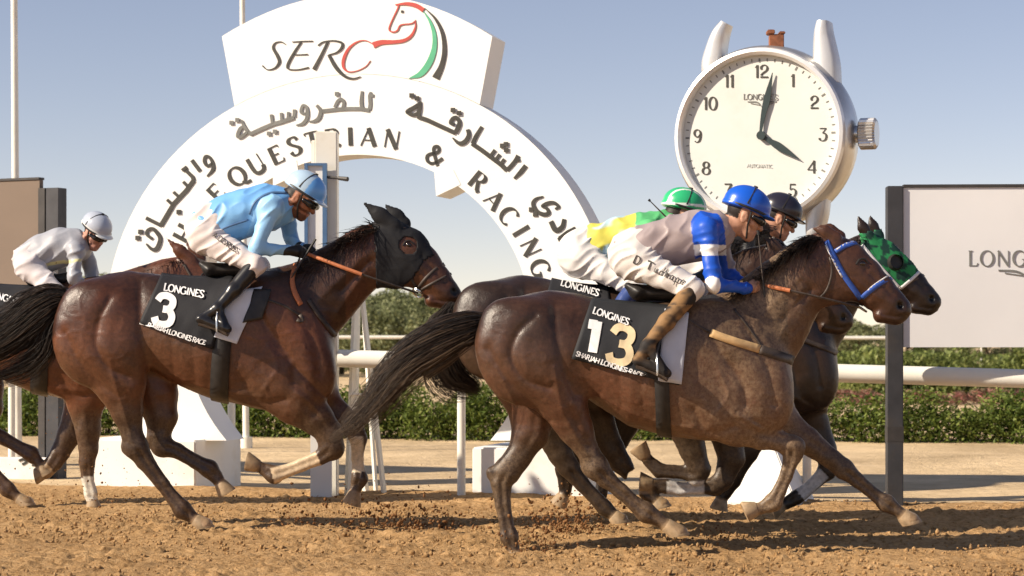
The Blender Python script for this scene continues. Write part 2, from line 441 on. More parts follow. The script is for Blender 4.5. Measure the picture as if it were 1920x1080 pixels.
def solidify(Vt, Vb, nu, nv):
    """closed slab from two grids"""
    n = nu * nv; f1 = grid_faces(nu, nv); f2 = grid_faces(nu, nv, n)[:, ::-1]
    rim = [i * nv for i in range(nu)] + [(nu-1)*nv + j for j in range(1, nv)] + [i*nv + nv - 1 for i in range(nu-2, -1, -1)] + [j for j in range(nv-2, 0, -1)]
    r = np.array(rim); r2 = np.roll(r, -1)
    f3 = np.stack([r2, r, r + n, r2 + n], 1)
    return np.vstack([Vt, Vb]), np.vstack([f1, f2, f3])
def patch(name, skin, Y0, quad, mat, parent, off=.012, thick=.008, nu=22, nv=16, far=False, color=None, ripple=0.0):
    """cloth laid on the skin over a pixel quad TL, TR, BR, BL"""
    q = np.asarray(quad, float); top, bot = [], []
    for i in range(nu):
        for j in range(nv):
            u, v = i / (nu - 1), j / (nv - 1)
            p = (q[0]*(1-u) + q[1]*u)*(1-v) + (q[3]*(1-u) + q[2]*u)*v
            s_, n_ = skin.hit(p[0], p[1], Y0, far)
            top.append((s_, n_)); 
    S = np.array([t[0] for t in top]); N = np.array([t[1] for t in top])
    # even out the cloth
    g = S.reshape(nu, nv, 3); gn = N.reshape(nu, nv, 3)
    for _ in range(3):
        for arr in (g, gn):
            arr[1:-1] = .5*arr[1:-1] + .25*(arr[:-2] + arr[2:]); arr[:, 1:-1] = .5*arr[:, 1:-1] + .25*(arr[:, :-2] + arr[:, 2:])
    S = g.reshape(-1, 3); N = gn.reshape(-1, 3); N /= np.linalg.norm(N, axis=1)[:, None] + 1e-9
    vv_ = np.tile(np.linspace(0, 1, nv), nu)[:, None]; rip = (ripple * (.5 + 1.6*vv_**2) * (vnoise(S[:, 0]*11, S[:, 2]*5, S[:, 1]*5) + .6*vnoise(S[:, 0]*26 + 4, S[:, 2]*16, S[:, 1]*5))[:, None] + ripple*1.2*vv_**3) if ripple else 0
    Vt = S + N * (off + rip); Vb = S + N * (off - thick + rip)
    V, Fc = solidify(Vt, Vb, nu, nv)
    if far: Fc = Fc[:, ::-1]
    o = mesh_obj(name, V, Fc[:, ::-1], mat, parent, True, colors=None if color is None else np.tile(color, (len(V), 1)))
    fix_normals(o); return o, Skin(V, Fc)
def fix_normals(o):
    bm = bmesh.new(); bm.from_mesh(o.data); bmesh.ops.recalc_face_normals(bm, faces=bm.faces); bm.to_mesh(o.data); bm.free()
def strap(name, skin, Y0, pts, w, mat, parent, off=.006, thick=.006, far=False, step=7, smooth=True):
    """flat strap following a pixel polyline on the skin, w in pixels"""
    c = catmull(pts, 5) if smooth and len(pts) > 2 else np.asarray(pts, float)
    d = np.r_[0, np.cumsum(np.hypot(*np.diff(c, axis=0).T))]; m = max(3, int(d[-1] / step) + 1)
    t = np.linspace(0, d[-1], m); c = np.stack([np.interp(t, d, c[:, 0]), np.interp(t, d, c[:, 1])], 1)
    tg = np.gradient(c, axis=0); tg /= np.linalg.norm(tg, axis=1)[:, None] + 1e-9; nn = np.stack([-tg[:, 1], tg[:, 0]], 1)
    S, N = [], []
    for i in range(m):
        for e in (-.5, 0, .5):
            s_, n_ = skin.hit(*(c[i] + nn[i]*w*e), Y0, far); S.append(s_); N.append(n_)
    S = np.array(S).reshape(m, 3, 3); N = np.array(N).reshape(m, 3, 3)
    for _ in range(2): S[1:-1] = .5*S[1:-1] + .25*(S[:-2] + S[2:]); N[1:-1] = .5*N[1:-1] + .25*(N[:-2] + N[2:])
    N = N.mean(1, keepdims=True).repeat(3, 1); N /= np.linalg.norm(N, axis=2, keepdims=True) + 1e-9
    S = S.reshape(-1, 3); N = N.reshape(-1, 3)
    V, Fc = solidify(S + N*off, S + N*(off - thick), m, 3)
    o = mesh_obj(name, V, Fc, mat, parent, False); fix_normals(o); return o
def shell(name, V, Q, N, mask, off, mat, parent, colors):
    """covering grown from part of a skin (hood, bandage)"""
    keep = mask[Q].all(1); q = Q[keep]; ids, inv = np.unique(q, return_inverse=True); q = inv.reshape(-1, 4)
    n = len(ids); a = V[ids] + N[ids]*off; b = V[ids] + N[ids]*(off*.25)
    e = np.concatenate([q[:, [i, (i+1) % 4]] for i in range(4)])
    key = set(map(tuple, e.tolist())); rim = [(x, y) for x, y in key if (y, x) not in key]
    f = np.vstack([q, q[:, ::-1] + n] + ([np.array([(y, x, x + n, y + n) for x, y in rim])] if rim else []))
    return mesh_obj(name, np.vstack([a, b]), f, mat, parent, True, colors=np.vstack([colors[ids], colors[ids]]) if colors is not None else None)

# ------------------------------------------------------------------ strokes and letters
def stroke_mesh(strokes, place, up, thick, mb=None, lift=0.0):
    """strokes: [(points (x, y), widths, curved)] in drawing units; place(x, y) -> 3-D point; up(x, y) -> outward normal"""
    mb = mb or MB()
    for si, (pts, wd, curved) in enumerate(strokes):
        p = np.asarray(pts, float); wd = np.asarray(wd if hasattr(wd, '__len__') else [wd] * len(p), float)
        if curved and len(p) > 2:
            pw = catmull(np.column_stack([p, wd]), 6); p, wd = pw[:, :2], pw[:, 2]
        else:
            q, w2 = [p[0]], [wd[0]]
            for i in range(1, len(p)):
                for t in (1/3, 2/3, 1): q.append(p[i-1] + (p[i] - p[i-1])*t); w2.append(wd[i-1] + (wd[i] - wd[i-1])*t)
            p, wd = np.array(q), np.array(w2)
        d = np.diff(p, axis=0); d /= np.linalg.norm(d, axis=1)[:, None] + 1e-9
        nn = np.zeros_like(p); nn[:-1] += np.stack([-d[:, 1], d[:, 0]], 1); nn[1:] += np.stack([-d[:, 1], d[:, 0]], 1)
        L = np.linalg.norm(nn, axis=1); nn /= np.maximum(L, .9)[:, None]**1
        L2 = np.linalg.norm(nn, axis=1); nn /= np.maximum(L2, 1e-6)[:, None]
        sc = np.minimum(1 / np.maximum(L / 2, .35), 1.6); sc[0] = sc[-1] = 1
        l = p + nn * (wd * .5 * sc)[:, None]; r = p - nn * (wd * .5 * sc)[:, None]
        V, m = [], len(p); ex = lift + si * .0004
        for a in (l, r):
            for x, y in a:
                b = np.array(place(x, y)); u = np.array(up(x, y)); V.append((b + u*(thick + ex), b + u*(ex - .001)))
        vt = [v[0] for v in V] + [v[1] for v in V]; n2 = 2*m
        f = []
        for i in range(m - 1):
            f.append((i, i+1, m+i+1, m+i)); f.append((i, n2+i, n2+i+1, i+1)); f.append((m+i, m+i+1, n2+m+i+1, n2+m+i))
        f.append((0, m, n2+m, n2)); f.append((m-1, n2+m-1, n2+2*m-1, 2*m-1))
        mb.add(vt, f)
    return mb
K, N_ = 1.0, .0            # thick and thin
def arc(cx, cy, rx, ry, a0, a1, n=14):
    return [(cx + rx*math.cos(math.radians(a)), cy + ry*math.sin(math.radians(a))) for a in np.linspace(a0, a1, n)]
GL = {  # glyph: (advance, [(points, weight or None for direction-driven)])
 'A': (.86, [([(.03,0),(.42,1)], 0), ([(.40,1),(.80,0)], 1), ([(.18,.33),(.64,.33)], 0)]),
 'B': (.72, [([(.12,0),(.12,1)], 1), ([(.12,1)]+arc(.38,.76,.24,.24,90,-90)+[(.12,.52)], None), ([(.12,.52)]+arc(.40,.26,.28,.26,90,-90)+[(.12,0)], None)]),
 'C': (.84, [(arc(.46,.5,.40,.50,48,312,18), None)]),
 'D': (.84, [([(.12,0),(.12,1)], 1), ([(.12,1)]+arc(.36,.5,.40,.50,90,-90)+[(.12,0)], None)]),
 'E': (.70, [([(.14,0),(.14,1)], 1), ([(.08,.97),(.60,.97),(.62,.85)], 0), ([(.14,.52),(.50,.52)], 0), ([(.08,.03),(.62,.03),(.66,.18)], 0)]),
 'G': (.90, [(arc(.46,.5,.40,.50,48,335,18), None), ([(.82,.44),(.82,.05)], 1), ([(.62,.44),(.90,.44)], 0)]),
 'H': (.86, [([(.13,0),(.13,1)], 1), ([(.73,0),(.73,1)], 1), ([(.13,.5),(.73,.5)], 0)]),
 'I': (.36, [([(.18,0),(.18,1)], 1)]),
 'J': (.50, [([(.34,1),(.34,.15),(.24,-.05),(.06,-.02)], 1)]),
 'L': (.66, [([(.14,0),(.14,1)], 1), ([(.06,.03),(.56,.03),(.62,.2)], 0), ([(.03,.98),(.28,.98)], 0)]),
 'N': (.88, [([(.12,0),(.12,1)], 0), ([(.10,1),(.76,0)], 1), ([(.76,0),(.76,1)], 0)]),
 'O': (.92, [(arc(.46,.5,.40,.50,90,450,22), None)]),
 'Q': (.92, [(arc(.46,.5,.40,.50,90,450,22), None), ([(.48,.06),(.66,-.12),(.92,-.16)], .6)]),
 'R': (.80, [([(.13,0),(.13,1)], 1), ([(.13,.98)]+arc(.38,.75,.25,.23,90,-90)+[(.13,.52)], None), ([(.38,.52),(.60,.10),(.76,0)], .8)]),
 'S': (.66, [([(.58,.80),(.50,.95),(.32,1.0),(.13,.92),(.09,.76),(.22,.60),(.42,.46),(.58,.30),(.55,.12),(.36,0),(.14,.04),(.06,.22)], None)]),
 'T': (.76, [([(.38,0),(.38,1)], 1), ([(.04,.84),(.06,.97),(.70,.97),(.72,.84)], 0)]),
 'U': (.86, [([(.13,1),(.13,.3),(.24,.05),(.46,0),(.66,.08),(.73,.3)], .9), ([(.73,.3),(.73,1)], 0)]),
 'V': (.80, [([(.02,1),(.40,0)], 1), ([(.40,0),(.76,1)], 0)]),
 'M': (1.0, [([(.10,0),(.14,1)], 0), ([(.14,1),(.50,.1)], 1), ([(.50,.1),(.86,1)], 0), ([(.86,1),(.90,0)], 1)]),
 '&': (1.0, [([(.92,.50),(.74,.20),(.50,.0),(.24,.02),(.10,.22),(.18,.42),(.46,.60),(.56,.80),(.44,.98),(.28,.92),(.27,.74),(.50,.40),(.86,.0)], .7)]),
 '0': (.72, [(arc(.36,.5,.28,.50,90,450,20), None)]),
 '1': (.40, [([(.22,0),(.22,1)], 1), ([(.06,.80),(.22,.96)], .2)]),
 '2': (.70, [([(.14,.66),(.12,.84),(.30,1),(.52,.95),(.60,.76),(.50,.55),(.24,.36),(.10,.18)], None), ([(.06,.06),(.66,.06)], .55)]),
 '3': (.70, [([(.10,.97),(.62,.97)], .2), ([(.60,.97),(.32,.62)], 0), ([(.32,.62),(.54,.56),(.62,.34),(.52,.08),(.28,0),(.10,.10),(.10,.22)], None)]),
 '4': (.74, [([(.56,0),(.56,1)], 1), ([(.56,1),(.06,.28)], 0), ([(.04,.28),(.72,.28)], .1)]),
 '5': (.70, [([(.16,.97),(.58,.97)], .5), ([(.18,.97),(.16,.56)], 0), ([(.16,.56),(.38,.64),(.58,.50),(.60,.26),(.46,.04),(.22,0),(.08,.14)], None)]),
 '6': (.70, [([(.56,.90),(.40,1),(.20,.86),(.11,.50),(.14,.18),(.34,0),(.54,.10),(.60,.32),(.48,.54),(.30,.56),(.13,.36)], None)]),
 '7': (.64, [([(.06,.95),(.60,.95)], .5), ([(.60,.95),(.36,.5),(.26,0)], .8)]),
 '8': (.70, [(arc(.35,.75,.21,.23,90,450,16), None), (arc(.35,.27,.27,.27,90,450,16), None)]),
 '9': (.70, [([(.14,.10),(.30,0),(.50,.14),(.59,.50),(.56,.82),(.36,1),(.16,.90),(.10,.68),(.22,.46),(.40,.44),(.57,.64)], None)]),
 'f3': (.70, [([(.08,.80),(.18,.96),(.38,1),(.58,.90),(.60,.70),(.48,.55),(.30,.53)], 1), ([(.30,.53),(.52,.50),(.64,.30),(.58,.08),(.36,0),(.14,.04),(.05,.22)], 1)]),
 'f1': (.48, [([(.30,0),(.30,1)], 1), ([(.02,.88),(.30,.88)], .9)]),
 'a': (.55, [(arc(.24,.25,.20,.25,20,380,12), 0), ([(.45,.5),(.45,.05),(.54,0)], 0)]),
 'd': (.55, [(arc(.24,.25,.20,.25,20,380,12), 0), ([(.45,1.0),(.45,.05),(.54,0)], 0)]),
 'e': (.5, [([(.06,.26),(.42,.28),(.36,.46),(.20,.5),(.06,.3),(.10,.06),(.28,0),(.42,.1)], 0)]),
 'h': (.52, [([(.10,1),(.08,0)], 0), ([(.08,.3),(.24,.5),(.38,.42),(.40,0)], 0)]),
 'o': (.5, [(arc(.24,.25,.20,.25,90,450,12), 0)]),
 'p': (.52, [([(.10,.5),(.06,-.4)], 0), (arc(.26,.25,.19,.25,180,540,12), 0)]),
 'u': (.52, [([(.08,.5),(.10,.1),(.24,0),(.38,.12),(.42,.5),(.42,0)], 0)]),
}
def glyph(ch, thick, thin):
    adv, st = GL[ch]; out = []
    for pts, w in st:
        p = np.asarray(pts, float)
        if w is None:
            d = np.gradient(p, axis=0); a = np.abs(d[:, 1]) / (np.hypot(d[:, 0], d[:, 1]) + 1e-9)
            wd = thin + (thick - thin) * a**1.3; out.append((p, wd, True))
        else: out.append((p, [thin + (thick - thin) * w] * len(p), len(p) > 3))
    return adv, out
def text_strokes(txt, x, y, size, ang=0.0, thick=.2, thin=.06, spacing=1.0, center=False, squash=1.0):
    """baseline at pixel (x, y), y down; ang turns clockwise; returns strokes in pixels"""
    chars = txt if isinstance(txt, list) else list(txt); total = sum((.4 if c == ' ' else GL[c][0]) * spacing for c in chars) * size * squash
    cx = -total / 2 if center else 0; ca, sa = math.cos(ang), math.sin(ang); out = []
    for c in chars:
        if c == ' ': cx += .4 * size * spacing * squash; continue
        adv, st = glyph(c, thick, thin)
        for p, wd, cu in st:
            u = cx + p[:, 0]*size*squash; v = -p[:, 1]*size
            out.append((np.stack([x + u*ca - v*sa, y + u*sa + v*ca], 1), np.asarray(wd)*size, cu))
        cx += adv * size * spacing * squash
    return out
# ================================================================== the setting
def edgeY(x): return 18.0 - .27 * x          # where the raked track ends and the flat apron begins
def sand_mat(name, stops, scale, bumpd, bscale, rough=.95, big=None, lo=.84):
    m, nt, b = new_mat(name)
    n = noise_node(nt, scale, 8, .68); r = ramp(nt, n.outputs['Fac'], stops)
    n2 = noise_node(nt, big or scale * .06, 4); r2 = ramp(nt, n2.outputs['Fac'], [(.3, (lo, lo*.975, lo*.95)), (.7, (1.1, 1.1, 1.1))])
    mx = nt.nodes.new('ShaderNodeMix'); mx.data_type = 'RGBA'; mx.blend_type = 'MULTIPLY'; mx.inputs[0].default_value = 1
    nt.links.new(r.outputs[0], mx.inputs[6]); nt.links.new(r2.outputs[0], mx.inputs[7]); nt.links.new(mx.outputs[2], b.inputs['Base Color'])
    b.inputs['Roughness'].default_value = rough; b.inputs['Specular IOR Level'].default_value = .1
    bump(nt, b, noise_node(nt, bscale, 8, .7).outputs['Fac'], .9, bumpd)
    return m
M['track'] = sand_mat('track_sand', [(.30, (.13, .068, .027)), (.40, (.36, .215, .095)), (.50, (.47, .290, .135)), (.74, (.60, .400, .210))], 20, .035, 30)
M['apron'] = sand_mat('pale_sand', [(.3, (.60, .445, .262)), (.55, (.73, .55, .335)), (.8, (.80, .62, .40))], 3.5, .06, 6, big=.55, lo=.68)
M['clod'] = sand_mat('damp_sand', [(.3, (.12, .056, .024)), (.7, (.30, .155, .068))], 30, .01, 60)

# ground: one sheet to the horizon
nx = 60; xs = np.linspace(-1, 1, nx)**3 * 1200; ys = np.r_[-20, 0, 6, np.linspace(12, 60, 40), np.geomspace(64, 2500, 24)]
gx, gy = np.meshgrid(xs, ys, indexing='ij'); gz = -.012 + .03*fbm(gx*.5, gy*.5)*(gy > 20)*(gy < 70) - .02
ground = mesh_obj('ground', np.stack([gx, gy, gz], 2).reshape(-1, 3), grid_faces(nx, len(ys))[:, ::-1], M['apron'], smooth=True)
fix_normals(ground); tag(ground, 'pale sandy ground behind the rail', kind='structure')

# track: raked sand with clods and hoof prints
tx = np.concatenate([[-60, -30, -14, -8], np.arange(-5.2, 5.2, .024), [8, 14, 30, 60]])
tv = np.concatenate([[-12, -4, 3, 8], np.arange(10.6, 18, .0235), [18.0]])
X, Vv = np.meshgrid(tx, tv, indexing='ij')
Yv = np.where(Vv > 10.6, 10.6 + (Vv - 10.6) * (edgeY(np.clip(X, -9, 9)) - 10.6) / 7.4, Vv)
Z = .014 * fbm(X*1.3, Yv*1.3, o=3)
rn = 1 - np.abs(vnoise(X*9, Yv*9)); Z = Z + .020 * (rn**2 - .45) * (.55 + .45*vnoise(X*1.1 + 5, Yv*1.1))
c1 = np.maximum(vnoise(X*21, Yv*21) - .15, 0); Z = Z + .050 * c1 * (.5 + .5*vnoise(X*1.7, Yv*2.3 + 9))
Z = Z + .012 * vnoise(X*36, Yv*36) * (.6 + .6*vnoise(X*2.1 + 3, Yv*2.1))
for k in range(90):                              # hoof prints with thrown-up rims
    hx, hy = RNG.uniform(-4.5, 4.5), RNG.uniform(11, 17); a = RNG.uniform(.06, .11); d = np.hypot((X - hx) / 1.5, Yv - hy)
    Z = Z - .035*np.exp(-(d/(a*.6))**2) + .018*np.exp(-((d - a)/(a*.4))**2)
rut = np.zeros_like(Z)
Z = Z * sstep(0, 1.2, edgeY(X) - Yv + .25) * (np.abs(X) < 5.6) * (Yv > 10.4)
edge = sstep(.35, 0, edgeY(np.clip(X, -9, 9)) - Yv); Z = Z + .02*np.exp(-((edgeY(np.clip(X,-9,9)) - Yv - .25)/.2)**2) * (1 + .9*vnoise(X*2.2, Yv*.1)) - .05*edge**2
track = mesh_obj('track', np.stack([X, Yv, Z], 2).reshape(-1, 3), grid_faces(len(tx), len(tv)), M['track'], smooth=True)
fix_normals(track); tag(track, 'raked orange brown sand racing track with clods', kind='structure')
def track_z(x, y): return 0.0

def clod_mesh(name, centers, sizes, mat, label):
    ico = [(0,0,1),(.894,0,.447),(.276,.851,.447),(-.724,.526,.447),(-.724,-.526,.447),(.276,-.851,.447),(.724,.526,-.447),(-.276,.851,-.447),(-.894,0,-.447),(-.276,-.851,-.447),(.724,-.526,-.447),(0,0,-1)]
    fc = np.array([(0,1,2),(0,2,3),(0,3,4),(0,4,5),(0,5,1),(1,6,2),(2,7,3),(3,8,4),(4,9,5),(5,10,1),(1,10,6),(2,6,7),(3,7,8),(4,8,9),(5,9,10),(6,11,7),(7,11,8),(8,11,9),(9,11,10),(10,11,6)])
    ico = np.array(ico); n = len(centers)
    V = ico[None] * RNG.uniform(.55, 1.25, (n, 12, 1)) * sizes[:, None, None] * RNG.uniform(.6, 1.3, (n, 1, 3)) + centers[:, None]
    Fc = (fc[None] + 12*np.arange(n)[:, None, None]).reshape(-1, 3)
    return tag(mesh_obj(name, V.reshape(-1, 3), Fc, mat), label, 'sand', kind='stuff')
n = 9000; cy = 10.8 + 7.0 * RNG.random(n)**1.2; cx = RNG.uniform(-1, 1, n) * cy * .262; ok = cy < edgeY(cx) - .1; cx, cy = cx[ok], cy[ok]
sz = .003 + .010 * RNG.random(len(cx))**4
clod_mesh('loose_clods', np.stack([cx, cy, sz*.5 + .008*RNG.random(len(cx))], 1), sz, M['track'], 'small loose clods of sand lying over the track')
n = 2600; cy = 10.9 + 5.6 * RNG.random(n)**1.1; cx = RNG.uniform(-1, 1, n) * cy * .262; sz = .008 + .014 * RNG.random(n)**2.5
clod_mesh('trodden_lumps', np.stack([cx, cy, sz*.1 + .010*RNG.random(n)], 1), sz, M['track'], 'larger half-buried lumps of sand turned up by hooves')
def spray(px0, px1, y0, y1, Y, n, s0, s1):
    x = RNG.normal((px0+px1)/2, (px1-px0)/4, n); y = y1 - np.abs(RNG.normal(0, (y1-y0)/2, n)); s = s0 + (s1-s0)*RNG.random(n)**4
    p = np.array([P(a, b, Y + RNG.uniform(-.35, .35)) for a, b in zip(x, y)]); p[:, 2] = np.maximum(p[:, 2], .004 + .02*RNG.random(n)**2); return p, s
sp = [spray(600, 900, 925, 1000, 14.5, 1100, .0018, .017), spray(990, 1150, 930, 1000, 14.3, 800, .0018, .017), spray(930, 1080, 955, 1038, 13, 500, .0018, .014),
      spray(0, 420, 880, 1000, 15.2, 700, .0015, .010), spray(0, 200, 640, 930, 15.8, 170, .002, .006), spray(500, 620, 930, 990, 14.6, 300, .0015, .012), spray(1260, 1420, 985, 1015, 13.4, 300, .0015, .01)]
clod_mesh('kicked_up_sand', np.vstack([a for a, b in sp]), np.concatenate([b for a, b in sp]), M['clod'], 'dark clods of sand thrown up by the galloping hooves')

# ------------------------------------------------------------------ foliage
def leaves(n, sampler, size, mat, name, seed=0, elong=1.6):
    r = np.random.default_rng(seed); c = sampler(r, n)
    a = r.normal(size=(n, 3)); a /= np.linalg.norm(a, axis=1)[:, None]; b = np.cross(a, r.normal(size=(n, 3))); b /= np.linalg.norm(b, axis=1)[:, None]
    s = size * r.uniform(.6, 1.35, (n, 1))
    V = np.stack([c - a*s*elong, c + b*s*.6, c + a*s*elong, c - b*s*.6], 1).reshape(-1, 3)
    me = mesh_obj(name, V, np.arange(4*n).reshape(-1, 4), mat); d = me.data; bpy.data.objects.remove(me); return d
M['hedge'] = mat_leaf('hedge_leaf', [(.15, (.024, .040, .008)), (.42, (.09, .132, .022)), (.70, (.18, .225, .045)), (.95, (.30, .30, .09))])
M['bush'] = mat_leaf('bush_leaf', [(.2, (.06, .08, .02)), (.6, (.19, .23, .06)), (.9, (.34, .35, .12))])
M['tree'] = mat_leaf('tree_leaf', [(.15, (.06, .072, .033)), (.5, (.18, .20, .085)), (.9, (.36, .36, .19))])  # leaf tones lightened, distance haze put into the colour
M['flower'] = mat_leaf('flower_leaf', [(.2, (.09, .10, .04)), (.45, (.24, .17, .10)), (.7, (.36, .13, .11)), (.95, (.50, .32, .27))])
M['bark'] = mat_plain('bark', (.10, .075, .05), .9, .35, 12, bumpd=.02)
def shrub_sampler(rx, ry, h, lumps):
    def f(r, n):
        cs = np.stack([r.uniform(-.72, .72, lumps)*rx, r.uniform(-.6, .6, lumps)*ry, r.uniform(.25, .8, lumps)*h], 1); rad = r.uniform(.28, .42, lumps) * h
        k = r.integers(0, lumps, n); d = r.normal(size=(n, 3)); d /= np.linalg.norm(d, axis=1)[:, None]
        p = cs[k] + d * (rad[k] * (.62 + .42*r.random(n)))[:, None]
        p[:, 2] = np.clip(p[:, 2], .015, None); low = r.random(n) < .3
        p[low] = np.stack([r.uniform(-1, 1, low.sum())*rx*.95, r.uniform(-1, 1, low.sum())*ry, r.random(low.sum())*h*.55], 1)
        return p
    return f
stem_mb = MB()
for k in range(7):
    a = k*.9; stem_mb.tube([(.04*math.cos(a), .04*math.sin(a), -.05), (.12*math.cos(a), .1*math.sin(a), .25), (.28*math.cos(a), .2*math.sin(a), .5)], [.014, .01, .004], 5)
stem_o = stem_mb.build('stems', M['bark']); stem_me = stem_o.data; bpy.data.objects.remove(stem_o)
hedge_me = [leaves(4200, shrub_sampler(.56, .34, .74, 15), .021, M['hedge'], 'foliage', 10+i, 1.7) for i in range(4)]
bush_me = [leaves(2600, shrub_sampler(.9, .6, .9, 10), .038, M['bush'], 'foliage', 20+i) for i in range(3)]
flower_me = [leaves(1300, shrub_sampler(.6, .4, .38, 9), .03, M['flower'], 'foliage', 30+i) for i in range(2)]
def plant(name, me, loc, sc, rz, label, cat, group, stem=True):
    r = empty(name, loc, rz); r.scale = sc; tag(r, label, cat, group)
    o = bpy.data.objects.new('foliage', me); COL.objects.link(o); o.parent = r
    if stem:
        t = bpy.data.objects.new('stem', stem_me); COL.objects.link(t); t.parent = r
    return r
k = 0
xh = -8.2
while xh < 8.6:                                  # clipped hedge behind the rail
    Yh = 28.6 - .16*xh + RNG.uniform(-.15, .15); lum = xh > 2.4
    sx = RNG.uniform(1.0, 1.16) if not lum else RNG.uniform(1.0, 1.3)
    plant('hedge_shrub', hedge_me[k % 4], (xh, Yh, -.04), (sx, 1.1, (RNG.uniform(.99, 1.05) if not lum else RNG.uniform(.80, .98))), (k % 2)*math.pi + RNG.uniform(-.15, .15),
          'low clipped green shrub in the hedge row behind the white rail', 'shrub', 'hedge shrubs behind the rail')
    xh += .74*sx if not lum else .88*sx; k += 1
for k, (px, y, s_) in enumerate([(1590, 752, 1), (1630, 755, .9), (1730, 753, 1), (1790, 755, .9), (1850, 752, 1.1), (1905, 755, 1), (1960, 754, 1), (1552, 754, 1)]):
    Y = YG(y) ; p = P(px, y, Y)
    plant('flower_bush', flower_me[k % 2], (p[0], Y, -.03), (1.3*s_, 1, .72*s_), k*1.3, 'low red flowering bush in the bed beyond the hedge', 'bush', 'red flower bushes beyond the hedge', False)
for k, px in enumerate(list(range(1530, 2240, 46)) + [645, 700, 760, 830, 890]):
    Y = 56 + RNG.uniform(-3, 3) if px > 1000 else 92; p = P(px, HOR, Y); s_ = RNG.uniform(.85, 1.15)
    plant('garden_bush', bush_me[k % 3], (p[0], Y, -.05), (1.25*s_, 1.2, 1.28*s_), k*.8, 'rounded green bush far behind the hedge and flower bed', 'bush', 'bushes far behind the hedge', False)
def tree_mesh(seed):
    r = np.random.default_rng(seed); mb = MB(); tips = []
    H = 4.2
    mb.tube([(0, 0, -.1), (.05, .03, .8), (.02, -.05, 1.6), (.1, 0, 2.4)], [.13, .10, .08, .05], 7)
    for i in range(8):
        a = r.uniform(0, 6.28); z0 = r.uniform(.7, 2.2); L = r.uniform(.8, 1.5); e = r.uniform(.3, .9)
        tip = (L*math.cos(a), L*math.sin(a), z0 + L*e); tips.append(tip)
        mb.tube([(.03, 0, z0), (tip[0]*.5, tip[1]*.5, z0 + L*e*.65), tip], [.05, .03, .012], 5)
    tips += [(r.uniform(-.5, .5), r.uniform(-.5, .5), r.uniform(2.2, 3.3)) for _ in range(6)] + [(r.uniform(-1.3, 1.3), r.uniform(-1, 1), r.uniform(.7, 1.5)) for _ in range(5)]
    tips = np.array(tips)
    def f(rr, n):
        k = rr.integers(0, len(tips), n); rad = (.42 + .34*((k*37) % 10)/10)
        d = rr.normal(size=(n, 3)); d /= np.linalg.norm(d, axis=1)[:, None]
        return tips[k] + d * (rad * (.35 + .75*rr.random(n)**.6))[:, None] * np.array([1, 1, .8])
    lm = leaves(5200, f, .06, M['tree'], 'crown', seed + 50)
    t = mb.build('trunk', M['bark'], smooth=True); tm = t.data; bpy.data.objects.remove(t); return tm, lm
trees = [tree_mesh(i) for i in range(4)]
def tree(px, ytop, Y, wid, k, label, group):
    p = P(px, HOR, Y); ht = CAMH + (HOR - ytop)/F*Y; s_ = ht / 3.9
    r = empty('tree', (p[0], Y, -.05), k*1.7); r.scale = (s_*wid, s_*wid, s_); tag(r, label, 'tree', group)
    for nm, me in zip(('trunk', 'crown'), trees[k % 4]):
        o = bpy.data.objects.new(nm, me); COL.objects.link(o); o.parent = r
    return r
k = 0; px = 640
while px < 1500:
    tree(px, 532 + RNG.uniform(-10, 22) + (10 if px > 930 else 0), RNG.uniform(74, 96), RNG.uniform(.95, 1.3), k, 'hazy green tree in the tree line between the arch legs and horses', 'trees between the arch and the horses'); k += 1
    px += RNG.uniform(26, 42)
for px, yt in [(1530, 588), (1570, 580), (1610, 592), (1655, 596), (1700, 596), (1770, 598), (1850, 594), (1930, 598), (2010, 590), (2100, 596), (2190, 588), (2280, 595)]:
    tree(px, yt, RNG.uniform(80, 95), 1.5, k, 'low dark tree behind the horses\' heads and the right banner', 'trees behind the right banner'); k += 1
for px, yt in [(120, 520), (150, 510), (185, 500), (205, 496), (240, 515), (300, 540), (350, 545), (400, 540), (450, 548), (500, 542), (560, 540), (600, 545), (60, 530), (10, 535), (-60, 520), (-140, 530), (-220, 525), (-300, 530)]:
    tree(px, yt, RNG.uniform(76, 92), 1.2, k, 'green tree beyond the left side of the arch and banner', 'trees beyond the left leg of the arch'); k += 1

# ------------------------------------------------------------------ running rail
def rail(name, pts, r, posts, label, drop=.0):
    root = empty(name, (pts[0][0], pts[0][1], 0)); tag(root, label, 'rail')
    mb = MB().tube(pts, r, 20, caps=False)
    mb.tube([Vector(pts[0]) * .9999, Vector(pts[0]) + (Vector(pts[1]) - Vector(pts[0])).normalized()*.02], r*.93, 20)
    mb.build('rail_tube', M['white_pvc'], root, smooth=True)
    for (x, y, z, pr) in posts:
        m = MB().tube([(x, y, -.12), (x, y, z)], pr, 14); m.tube([(x, y, z - .10), (x, y, z - .02)], pr*1.35, 14); m.build('post', M['white_pvc'], root, smooth=True)
    return root
a, b = P(636, 672, 17.75), P(1985, 712, 16.75)
def on_rail(px):
    t = (px - 636) / (1985 - 636); return a + (b - a)*t
pr_ = []
for px in (865, 1513, 1960):
    q = on_rail(px); q = P(px, HOR, q[1] + .05); rz = on_rail(px)[2]; pr_.append((q[0], q[1], rz - .05, .036))
rail('running_rail', [tuple(a), tuple(a + (b-a)*.33), tuple(a + (b-a)*.66), tuple(b)], .075, pr_, 'thick white plastic running rail with open end behind the horses')
a2, b2 = P(-260, 668, 22.5), P(452, 676, 19.4)
rail('running_rail', [tuple(b2), tuple((a2+b2)/2), tuple(a2)], .075, [(*P(22, HOR, 21.6)[:2], 1.08, .036), (*P(434, HOR, 19.5)[:2], 1.08, .036)], 'white running rail left of the arch, mostly hidden behind horse 3')
fr = empty('far_rail', P(600, HOR, 62)*np.array([1, 1, 0])); tag(fr, 'thin pale rail far away in front of the trees', 'rail')
